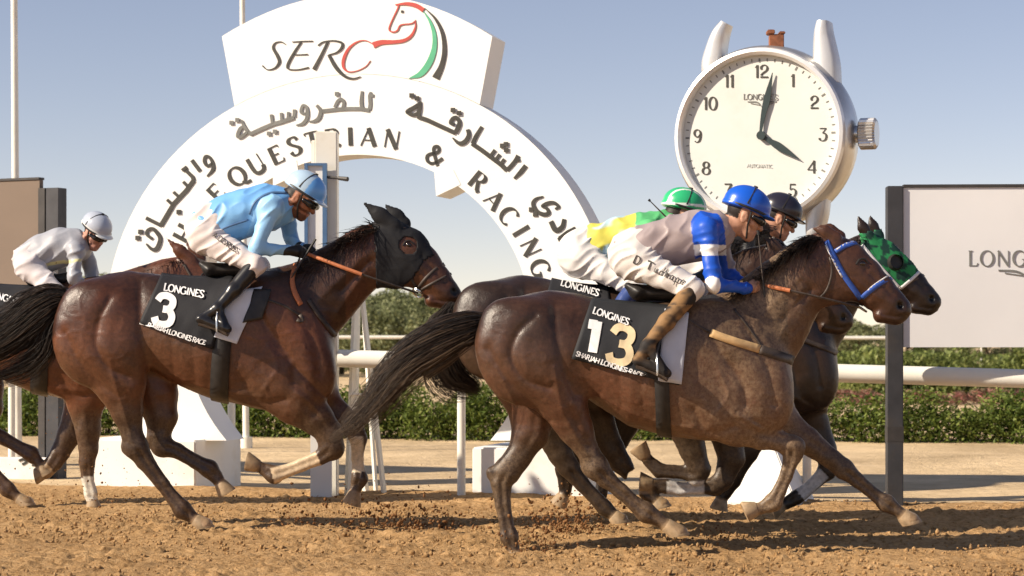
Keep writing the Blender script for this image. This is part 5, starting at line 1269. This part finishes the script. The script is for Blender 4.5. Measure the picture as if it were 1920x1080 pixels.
    ja, JV, JQ = garment('jacket', S, jacket, 'silk', .012)
    # ---- breeches
    S = Sdf(); a = tors[0]
    S.cap(p3(a[:2], 0), p3(tors[1][:2], 0) *.4 + p3(a[:2], 0)*.6, a[2]/s + .008, a[2]/s + .004, a[3]*1.02, .05)
    S.cap(g('hipN'), g('hipF'), RL[0]*.98, RL[0]*.98, 1, .05)
    for sd in 'NF':
        k2 = g('kn'+sd)*.90 + g('an'+sd)*.10; S.cap(g('hip'+sd), g('kn'+sd), RL[0] + .004, RL[1] + .006, 1, .05); S.cap(g('kn'+sd), k2, RL[1] + .004, RL[2] + .004, 1, .02)
    bz, BV, BQ = garment('breeches', S, breeches, 'cloth', .014, (14, 20, 22))
    # ---- boots
    for sd in 'NF':
        S = Sdf(); k2 = g('kn'+sd)*.93 + g('an'+sd)*.07
        S.cap(k2, k2*.45 + g('an'+sd)*.55, RL[2] + .006, RL[3] + .010, 1, .02); S.cap(k2*.45 + g('an'+sd)*.55, g('an'+sd), RL[3] + .010, .037, 1, .02)
        S.cap(g('an'+sd), g('heel'+sd), .036, .030, 1, .02); S.cap(g('heel'+sd), g('toe'+sd), .030, .026, 1.15, .02); S.cap(g('an'+sd), g('toe'+sd), .034, .024, 1.05, .02)
        d = g('toe'+sd) - g('heel'+sd); d /= np.linalg.norm(d)
        bt_, V, Q = garment('boot', S, boots, boot_mat, .003)
        a0, a1 = g('heel'+sd) - d*.01 + np.array((0, 0, -.030)), g('toe'+sd) + d*.012 + np.array((0, 0, -.027))
        MB().tube([a0, a0*.5 + a1*.5 + np.array((0, 0, .006)), a1], [.022, .018, .022], 8).build('sole', M['strap'], bt_, smooth=True)
    # ---- helmet, chin strap, goggles
    S = Sdf(); S.ell(hl(-.008, 0, .062), np.array((.138, .112, .108))*hs, R=R, k=.02)
    S.cut(hl(0, 0, .030), -R[:, 2], .30*hs, .006)
    S.ell(hl(.112, 0, .036), np.array((.062, .086, .011))*hs, R=R, k=.012); S.ell(hl(-.09, 0, .030), np.array((.05, .07, .012))*hs, R=R, k=.02)
    V, Q = S.mesh(.0065, 2); x, y = topx(V); lc = ((V - hc_) @ R)/hs
    he_ = mesh_obj('helmet', V, Q, M['gloss'], o, True, colors=np.clip(cap(lc), .002, 1))
    bnd = [hl(.132*math.cos(t), .112*math.sin(t), .040) for t in np.linspace(-math.pi, math.pi, 28)]
    MB().tube(bnd, .0075*hs, 6, caps=False).build('helmet_band', M['leather'], he_, smooth=True)
    sd_ = [hl(-.02 + .125*math.sin(t)*.15, -.113*math.cos(t), .045 + .125*math.sin(t)) for t in np.linspace(.1, math.pi - .1, 14)]
    MB().tube(sd_, .0055*hs, 6).build('goggle_strap', M['leather'], he_, smooth=True)
    MB().tube([hl(0, 0, .165), hl(0, 0, .178)], .012*hs, 8).build('button', M['leather'], he_, smooth=True)
    S = Sdf(); gp = [hl(.045, -.082, .002), hl(.083, -.058, .0), hl(.104, -.028, -.002), hl(.106, 0, .0), hl(.104, .028, -.002), hl(.083, .058, .0), hl(.045, .082, .002)]
    for i in range(6): S.cap(gp[i], gp[i+1], (.014 if i in (0,) else .020)*hs, (.014 if i == 5 else .020)*hs, 1, .01)
    V, Q = S.mesh(.0055, 1); mesh_obj('goggles', V, Q, M['goggle'], o, True)
    for sg in (-1, 1): MB().tube([hl(.02, sg*.092, .03), hl(.03, sg*.078, -.05), hl(.055, sg*.03, -.118)], .006*hs, 6).build('chin_strap', M['leather'], o, smooth=True)
    if gloves:
        for sd in 'NF':
            S = Sdf(); hand(S, sd, .0025); S.cap(g('wr'+sd)*.8 + g('el'+sd)*.2, g('wr'+sd), .037, .034, 1, .01); V, Q = S.mesh(.0062, 1)
            mesh_obj('glove', V, Q, M['leather'], o, True)
    js, bs = Skin(JV, JQ), Skin(BV, BQ)
    if piping:
        for pts, w in piping: strap('piping', js, Y0, pts, w, M['bluepost'], ja, off=.005, thick=.005, step=6)
    if writing:
        txt, x, y, sz, ang, sp = writing; decal('name_lettering', text_strokes(txt, x, y, sz, ang, .13, .10, sp), bs, Y0, M['ink'], bz, .002, .004)
    r = Horse(); r.o = o; r.g = g; r.Y0 = Y0; return r

def mixc(a, b, m): return a*(1 - m[:, None]) + b*m[:, None]
A_ = lambda *c: np.array(c)
# ---- number 13's rider: grey body, blue sleeves with white bands
JC = dict(head=(1396,404,-.02), torso=[(1190,478,47,.92),(1225,463,44,.95),(1270,450,45,.98),(1315,440,44,1.02),(1340,436,40,1.0)],
  shN=(1326,430,-.165), elN=(1337,533,-.23), wrN=(1402,541,-.13), handN=(1432,535,-.09), shF=(1342,432,.165), elF=(1372,525,.20), wrF=(1408,532,.10), handF=(1437,528,.07),
  hipN=(1192,490,-.085), knN=(1300,542,-0.265), anN=(1214,648,-0.365), heelN=(1196,676,-0.37), toeN=(1250,700,-0.395), hipF=(1200,492,.085), knF=(1306,545,0.265), anF=(1222,650,0.365), heelF=(1202,676,0.37), toeF=(1256,700,0.395))
def jkC(x, y, V, N):
    d, t = seg_dist(x, y, [(1326,425),(1337,533),(1405,541)]); arm = (np.abs(V[:, 1] - 12.98) > .075) & (d < 31) & ((x - 1296) > (y - 425)*.12) | (y > 503)
    c = np.tile(A_(.33, .27, .27), (len(x), 1)); c = np.where(arm[:, None], A_(.012, .085, .52), c)
    wb = arm & (y > 459) & (y < 479); el = arm & (np.hypot(x - 1334, y - 535) < 17)
    return np.where((wb | el)[:, None], A_(.80, .80, .80), c)
def plain(*col):
    a = np.array(col); return lambda x, y, V, N: np.tile(a, (len(x), 1))*(1 + .05*fbm(V[:, 0]*9, V[:, 1]*9, V[:, 2]*9, 2))[:, None]
def btC(x, y, V, N):
    n = fbm(V[:, 0]*9, V[:, 1]*9, V[:, 2]*14, 3); return mixc(np.tile(A_(.022, .019, .018), (len(x), 1)), A_(.26, .15, .065), sstep(-.45, .35, n + .25 - .9*sstep(640, 668, y) - .5*(y < 572)))
def capC(l): return np.where((np.abs(l[:, 1]) < .012)[:, None] & (l[:, 2] > .05)[:, None], A_(.008, .06, .40), A_(.010, .095, .56)) + 0*l
rc = rider(JC, 12.98, 'jockey in royal blue cap, grey vest and blue sleeves with white bands', jkC, plain(.64, .60, .57), btC, capC, (.50, .27, .18), pitch=22, writing=('D Tudhope', 1186, 492, 15, .42, 1.42), boot_mat='cloth')
# ---- number 3's rider: light blue
JB = dict(head=(566,370,-.03), beard=1, torso=[(392,428,42,.95),(425,413,42,.95),(460,400,42,.98),(500,390,41,1.02),(525,386,36,1.0)],
  shN=(508,390,-.165), elN=(480,466,-.225), wrN=(546,470,-.12), handN=(577,476,-.08), shF=(532,392,.165), elF=(548,450,.20), wrF=(566,466,.10), handF=(590,476,.07),
  hipN=(384,446,-.085), knN=(480,497,-0.265), anN=(408,578,-0.365), heelN=(376,598,-0.37), toeN=(426,617,-0.395), hipF=(392,448,.085), knF=(486,500,0.265), anF=(416,580,0.365), heelF=(384,598,0.37), toeF=(432,617,0.395))
def jkB(x, y, V, N):
    d, t = seg_dist(x, y, [(508,390),(480,466),(546,470)]); arm = (np.abs(V[:, 1] - 14.44) > .08) & (d < 26)
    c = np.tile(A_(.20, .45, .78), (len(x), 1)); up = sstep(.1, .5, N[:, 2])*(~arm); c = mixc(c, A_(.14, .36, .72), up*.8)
    return np.where(arm[:, None], A_(.30, .56, .84), c)
def capB(l): return np.where(((l[:, 0] < .028) | (l[:, 2] < .048))[:, None], A_(.40, .54, .68), A_(.13, .36, .76)) + 0*l
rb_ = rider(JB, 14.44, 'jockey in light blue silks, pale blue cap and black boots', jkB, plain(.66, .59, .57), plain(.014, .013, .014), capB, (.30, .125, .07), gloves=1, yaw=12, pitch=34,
   piping=[([(538,362),(505,362),(478,378),(468,402)], 3.5), ([(398,438),(430,424),(466,412)], 3.5)], writing=('A DEVRIES', 398, 443, 9, .62, 1.0))
# ---- far left rider: silver
JA = dict(head=(178,436,-.05), torso=[(58,488,33,.95),(85,474,33,1),(115,464,34,1.0),(140,462,32,1.0)],
  shN=(142,470,-.165), elN=(140,520,-.23), wrN=(158,545,-.16), handN=(176,556,-.12), shF=(158,462,.16), elF=(172,512,.18), wrF=(178,540,.08), handF=(190,552,.05),
  hipN=(56,500,-.085), knN=(118,560,-0.265), anN=(62,622,-0.365), heelN=(42,640,-0.37), toeN=(84,652,-0.395), hipF=(62,500,.085), knF=(128,560,0.265), anF=(70,622,0.365), heelF=(48,640,0.37), toeF=(90,652,0.395), ra=(.058,.046,.034))
def capA(l): return np.where((l[:, 2] < .058)[:, None], A_(.62, .63, .63), A_(.42, .46, .54)) + 0*l
def jkA(x, y, V, N):
    c = np.tile(A_(.36, .37, .41), (len(x), 1)); d, t = seg_dist(x, y, [(72,500),(110,492),(150,488)]); c = np.where((d < 3)[:, None], A_(.62, .58, .30), c)
    return c
ra_ = rider(JA, 16.5, 'jockey in shiny silver cap and white silks at far left', jkA, plain(.60, .56, .57), plain(.05, .045, .045), capA, (.48, .25, .19), yaw=38, pitch=34, h=.0085, hs=.98)
# ---- rider between: yellow and green
def jx(J, f, dx, dy, k):
    o = {}
    for n_, v in J.items():
        if n_ == 'torso': o[n_] = [(f(a, b)[0] + dx, f(a, b)[1] + dy, r*k, w) for a, b, r, w in v]
        elif n_ in ('ra', 'rl', 'beard'): o[n_] = v
        else: o[n_] = (f(v[0], v[1])[0] + dx, f(v[0], v[1])[1] + dy, v[2])
    return o
JD = jx(JC, fD, -32, 22, .93); JD['head'] = (1280, 404, 0); JD['torso'][-1] = (1245, 428, 34, 1.0)
def jkD(x, y, V, N):
    n = vnoise(V[:, 0]*11 + 2, V[:, 1]*11, V[:, 2]*11); c = mixc(np.tile(A_(.66, .60, .10), (len(x), 1)), A_(.45, .64, .74), sstep(-.12, .12, n))
    d, t = seg_dist(x, y, [(JD['shN'][0], JD['shN'][1]), (JD['elN'][0], JD['elN'][1]), (JD['wrN'][0], JD['wrN'][1])]); arm = (x > 1192) & (V[:, 1] < 14.6)
    return np.where(arm[:, None], A_(.10, .42, .16), c)
def capD(l):
    a = np.arctan2(l[:, 1], l[:, 0]); st_ = (np.abs(l[:, 2] - .062 - .25*l[:, 0]) < .008) | (np.abs(np.abs(l[:, 1]) - .06) < .006); return np.where(st_[:, None], A_(.75, .78, .74), A_(.03, .42, .17)) + 0*l
rd = rider(JD, 13.95, 'jockey in yellow and green silks with green cap, behind the grey vest', jkD, plain(.66, .63, .61), plain(.04, .07, .22), capD, (.45, .25, .17), yaw=-8, h=.0085)
JE = jx(JC, fE, -30, 0, .875); JE['head'] = (1461, 410, 0)
def capE(l): return np.tile(A_(.020, .018, .030), (len(l), 1))
re_ = rider(JE, 14.9, 'jockey in dark navy cap and black silks on the hooded horse', plain(.012, .012, .014), plain(.70, .66, .64), plain(.02, .02, .02), capE, (.50, .26, .17), pitch=24, h=.0085)

# ================================================================== tack
def cloth(h, quad, col, name='saddlecloth'):
    """saddlecloth over both sides with a ridge piece across the back"""
    o, sk = patch(name, h.skin, h.Y0, quad, M['cloth'], h.o, .016, .010, 26, 18, color=np.array(col), ripple=.006)
    q = np.array(quad, float); fq = q.copy(); fq[:, 0] = 960 + (q[:, 0] - 960)*1.0
    o2, _ = patch(name, h.skin, h.Y0, fq, M['cloth'], h.o, .016, .010, 14, 10, far=True, color=np.array(col))
    return o, sk
def saddle(h, a, b, mat='leather'):
    S = Sdf(); s = h.s; pa, pb = P(*a, h.Y0), P(*b, h.Y0)
    S.cap(pa, pb, .05, .045, 1.9, .03); S.cap(pb + (0, 0, .01), pb + np.array((.05, 0, .045)), .03, .022, 2.2, .03); S.cap(pa, pa + np.array((-.06, 0, .04)), .035, .022, 3.0, .03)
    V, Q = S.mesh(.010, 1); return mesh_obj('saddle', V, Q, M[mat], h.o, True)
def stirrup(h, foot, par):
    """iron under the boot and the leather up to the saddle"""
    c = np.array(foot); pts = [c + np.array((0, dy, dz)) for dy, dz in ((-.055, -.035), (-.06, .03), (-.03, .085), (0, .1), (.03, .085), (.06, .03), (.055, -.035), (-.055, -.035))]
    MB().tube(pts, .006, 6).build('stirrup', M['metal'], par, smooth=True)
def bridle(h, straps, mat, ring, far=True):
    root = None
    for pts, w, m in straps:
        o = strap('bridle_strap', h.skin, h.Y0, pts, w, M[m], h.o)
        if far: strap('bridle_strap', h.skin, h.Y0, pts, w, M[m], h.o, far=True)
    for f_ in (False, True):
        p, n_ = h.skin.hit(*ring, h.Y0, f_); ring_at('bit_ring', p + n_*.020, .040, .007, M['metal'], h.o, n_)
# --- number 13
oc, sc_ = cloth(hc, [(1108,563),(1290,578),(1272,722),(1071,672)], (.026, .027, .030))
patch('saddle_pad', hc.skin, hc.Y0, [(1248,585),(1292,590),(1276,720),(1232,712)], M['cloth'], hc.o, .028, .010, 12, 16, color=A_(.52, .55, .62), ripple=.006)
decal('number', text_strokes(['f1'], 1094, 658, 58, .16, .30, .28), sc_, hc.Y0, M['num_white'], oc, .003, .004)
decal('number', text_strokes(['f3'], 1136, 676, 66, .16, .22, .20), sc_, hc.Y0, M['num_cream'], oc, .003, .004)
decal('brand_lettering', text_strokes('LONGINES', 1110, 588, 12, .34, .20, .13), sc_, hc.Y0, M['num_white'], oc, .002, .004)
decal('event_lettering', text_strokes('SHARJAH LONGINES RACE', 1079, 667, 9.2, .325, .20, .17, .93), sc_, hc.Y0, M['num_white'], oc, .002, .004)
sd1 = saddle(hc, (1195,548), (1262,552))
strap('girth', hc.skin, hc.Y0, [(1240,700),(1243,770),(1246,824)], 27, M['leather'], hc.o, off=.014, thick=.012)
strap('girth', hc.skin, hc.Y0, [(1240,700),(1243,770),(1246,824)], 27, M['leather'], hc.o, off=.014, thick=.012, far=True)
strap('breastplate', hc.skin, hc.Y0, [(1332,624),(1376,640),(1424,655)], 15, M['strap_tan'], hc.o, off=.010, thick=.008)
strap('breastplate', hc.skin, hc.Y0, [(1424,655),(1455,666),(1486,676)], 17, M['strap'], hc.o, off=.009, thick=.008)
strap('breastplate', hc.skin, hc.Y0, [(1376,580),(1402,612),(1428,650)], 4, M['strap'], hc.o)
strap('breastplate', hc.skin, hc.Y0, [(1286,596),(1310,612),(1334,624)], 4, M['strap'], hc.o)
for f_ in (True,): strap('breastplate', hc.skin, hc.Y0, [(1332,624),(1424,655),(1484,676)], 14, M['strap'], hc.o, far=True)
bridle(hc, [([(1549,452),(1560,474),(1582,516),(1614,560)], 10, 'blue_strap'), ([(1548,460),(1558,480),(1579,520)], 3.2, 'white_strap'), ([(1566,472),(1586,460),(1606,454)], 9, 'blue_strap'), ([(1568,468),(1588,456),(1606,450)], 2.6, 'white_strap'),
   ([(1616,558),(1640,538),(1662,524),(1676,518)], 9, 'blue_strap'), ([(1618,553),(1640,533),(1664,518)], 2.6, 'white_strap'), ([(1556,482),(1560,510),(1550,545),(1535,560)], 4, 'strap'), ([(1614,575),(1596,590),(1566,585)], 5, 'strap')], 'blue_strap', (1616, 575))
# --- number 3
ob, sb_ = cloth(hb, [(303,515),(438,522),(398,655),(262,606)], (.020, .020, .023))
patch('saddle_pad', hb.skin, hb.Y0, [(436,550),(492,540),(444,645),(402,632)], M['cloth'], hb.o, .028, .010, 14, 16, color=A_(.62, .66, .74), ripple=.008)
patch('saddle_flap', hb.skin, hb.Y0, [(478,545),(508,546),(494,598),(456,606)], M['leather'], hb.o, .034, .008, 10, 12)
decal('number', text_strokes(['f3'], 286, 606, 54, .14, .24, .22), sb_, hb.Y0, M['num_white'], ob, .003, .004)
decal('brand_lettering', text_strokes('LONGINES', 306, 545, 13, .20, .20, .13, 1.0), sb_, hb.Y0, M['num_white'], ob, .002, .004)
decal('event_lettering', text_strokes('SHARJAH LONGINES RACE', 276, 613, 8.6, .31, .20, .17, .86), sb_, hb.Y0, M['num_white'], ob, .002, .004)
sd2 = saddle(hb, (395,506), (462,506))
for f_ in (False, True): strap('girth', hb.skin, hb.Y0, [(420,610),(413,690),(412,757)], 34, M['leather'], hb.o, off=.016, thick=.014, far=f_)
x, y = topx(hb.V); s1 = inpoly(x, y, [(676,374),(735,374),(768,410),(795,438),(815,480),(796,490),(778,520),(748,545),(704,540),(702,470),(700,432)]) & (np.hypot(x - 766, y - 460) > 15)
shell('hood', hb.V, hb.Q, hb.N, s1, .007, M['cloth'], hb.o, np.tile(A_(.016, .016, .018), (len(hb.V), 1)))
hb2 = Horse(); hb2.__dict__.update(hb.__dict__)
bridle(hb, [([(720,432),(742,470),(762,508),(780,538)], 5, 'strap'), ([(722,432),(745,425),(770,428)], 5, 'strap'), ([(784,540),(800,520),(824,498),(838,492)], 6, 'strap'), ([(786,546),(806,534),(832,520),(848,512)], 5, 'strap'), ([(712,450),(708,490),(716,530)], 4, 'strap')], 'strap', (786, 546))
strap('breastplate', hb.skin, hb.Y0, [(490,560),(530,572),(562,592)], 4, M['strap'], hb.o); strap('breastplate', hb.skin, hb.Y0, [(578,562),(600,595),(628,630)], 8, M['strap'], hb.o, off=.01); strap('breastplate', hb.skin, hb.Y0, [(562,590),(572,606),(556,600)], 7, M['strap'], hb.o, off=.01)
strap('neck_strap', hb.skin, hb.Y0, [(556,497),(547,525),(552,550),(564,572)], 9, M['rein'], hb.o, off=.012, thick=.01)
# --- the others: what shows
odd, sdd = cloth(hd, [(1036,516),(1140,530),(1150,640),(1010,600)], (.024, .024, .027)); decal('brand_lettering', text_strokes('LONGINES', 1050, 536, 12, .30, .20, .13, 1.05), sdd, hd.Y0, M['num_white'], odd, .002, .004)
strap('cloth_edge', sdd, hd.Y0, [(1090,520),(1132,530),(1140,560)], 5, M['rein'], odd, off=.004, thick=.003); saddle(hd, (1130,522), (1190,524))
oe, se = cloth(he, [fE(1108,563), fE(1290,578), fE(1272,722), fE(1071,672)], (.024, .024, .027)); saddle(he, fE(1195,548), fE(1262,552))
oa, sa = cloth(ha, [fA(303,515), fA(438,522), fA(398,655), fA(262,606)], (.024, .024, .027)); decal('brand_lettering', text_strokes('LONGINES', -24, 556, 12, .28, .2, .13, 1.0), sa, ha.Y0, M['num_white'], oa, .002, .004); saddle(ha, fA(395,506), fA(462,506))
for f_ in (False, True): strap('girth', ha.skin, ha.Y0, [(76,640),(74,700),(74,745)], 32, M['leather'], ha.o, off=.016, thick=.014, far=f_)
for hh_, ff in ((hd, fD), (he, fE)):
    strap('breastplate', hh_.skin, hh_.Y0, [ff(1380,650), ff(1440,672), ff(1484,690)], 9, M['strap'], hh_.o, off=.01)
    bridle(hh_, [([ff(1549,452), ff(1560,474), ff(1582,516), ff(1614,560)], 6, 'strap'), ([ff(1616,558), ff(1640,538), ff(1676,518)], 6, 'strap')], 'strap', ff(1616, 575))
bridle(ha, [([fA(720,432), fA(742,470), fA(780,538)], 5, 'strap'), ([fA(784,540), fA(800,520), fA(838,492)], 5, 'strap')], 'strap', fA(786, 546))
# green checked hood with eye cups on the leading horse
x, y = topx(he.V); s1 = inpoly(x, y, [(1612,436),(1650,428),(1672,455),(1710,492),(1724,512),(1690,542),(1650,508),(1614,462)])
u_, v_ = (x - 1612)*.74 + (y - 436)*.67, -(x - 1612)*.67 + (y - 436)*.74; chk = ((np.floor((u_ + 4*np.sin(v_*.2))/21) + np.floor((v_ + 4*np.sin(u_*.17))/18)) % 2 == 0)
shell('hood', he.V, he.Q, he.N, s1, .008, M['cloth'], he.o, np.where(chk[:, None], A_(.025, .22, .075), A_(.012, .045, .035)))
for pts in ([(1616,460),(1650,500),(1688,541)], [(1688,540),(1706,526),(1722,511)]): strap('hood_edge', he.skin, he.Y0, pts, 6, M['white_strap'], he.o, off=.013, thick=.008)
ec, en = he.skin.hit(1678, 492, he.Y0); mb = MB(); mb.tube([ec, ec + en*.04], [.062, .05], 16, caps=False); mb.tube([ec, ec + en*.012], .05, 16); mb.build('eye_cup', M['leather'], he.o, smooth=True)

# reins run from the hand to the bit
def reins(h, r, ring, hx, hy, m1='rein', cut=.25, sag=0):
    for sd, f_ in (('N', False), ('F', True)):
        a = r.g('hand'+sd); p, n_ = h.skin.hit(*ring, h.Y0, f_); b = p + n_*.018
        mid = a*(1 - cut) + b*cut; q = [a*(1-t) + b*t + np.array((0, (-.11 if sd == 'N' else .11)*math.sin(math.pi*t)**.7, -sag*math.sin(math.pi*t))) for t in np.linspace(0, 1, 9)]
        k_ = max(1, int(round(cut*8)))
        MB().tube(q[:k_+1], .013, 8).build('rein_grip', M[m1], h.o, smooth=True); MB().tube(q[k_:], .0085, 6).build('rein', M['strap'], h.o, smooth=True)
        lp = [a, a + np.array((.02, 0, -.10)), a + np.array((-.03, 0, -.2)), a + np.array((-.08, .0, -.12)), a + np.array((-.05, 0, -.01))]
        MB().tube([tuple(w) for w in catmull(lp, 5)], .007, 6).build('rein_loop', M['strap'], h.o, smooth=True)
reins(hc, rc, (1616, 575), 0, 0, 'rein', .25); reins(hb, rb_, (786, 546), 0, 0, 'rein', .45, .01)
reins(hd, rd, fD(1616, 575), 0, 0); reins(he, re_, fE(1616, 575), 0, 0); reins(ha, ra_, fA(786, 546), 0, 0)
for h_, r_ in ((hc, rc), (hb, rb_), (hd, rd), (he, re_), (ha, ra_)):
    for sd in 'NF':
        ft = r_.g('heel'+sd)*.35 + r_.g('toe'+sd)*.65; stirrup(h_, ft, h_.o)
        sp_ = P(*{id(hc): (1250, 590), id(hb): (450, 545), id(hd): (1185, 560), id(he): (1365, 585), id(ha): (110, 560)}[id(h_)], h_.Y0 + (-.30 if sd == 'N' else .30))
        MB().tube([ft + np.array((0, 0, .1)), sp_], .010, 6).build('stirrup_leather', M['leather'], h_.o, smooth=True)
# whips
def whip(a, b, label, Y, r=.005):
    o = empty('riding_whip', P(*a, Y)); tag(o, label, 'whip')
    pa, pb = P(*a, Y), P(*b, Y); MB().tube([pa, pa*.7 + pb*.3], [.009, .007], 8).build('grip', M['leather'], o, smooth=True); MB().tube([pa*.7 + pb*.3, pb*.93 + pa*.07], [.006, r*.7], 6).build('shaft', M['strap'], o, smooth=True); MB().tube([pb*.93 + pa*.07, pb], .009, 6).build('flap', M['leather'], o, smooth=True)
whip((592, 448), (477, 632), 'thin whip in the gloved hand of the light blue jockey', 14.30)
whip((1434, 560), (1421, 432), 'thin black whip held upright by the blue capped jockey', 12.86)
whip((1262, 420), (1216, 374), 'short whip sticking up beside the green cap', 13.6)
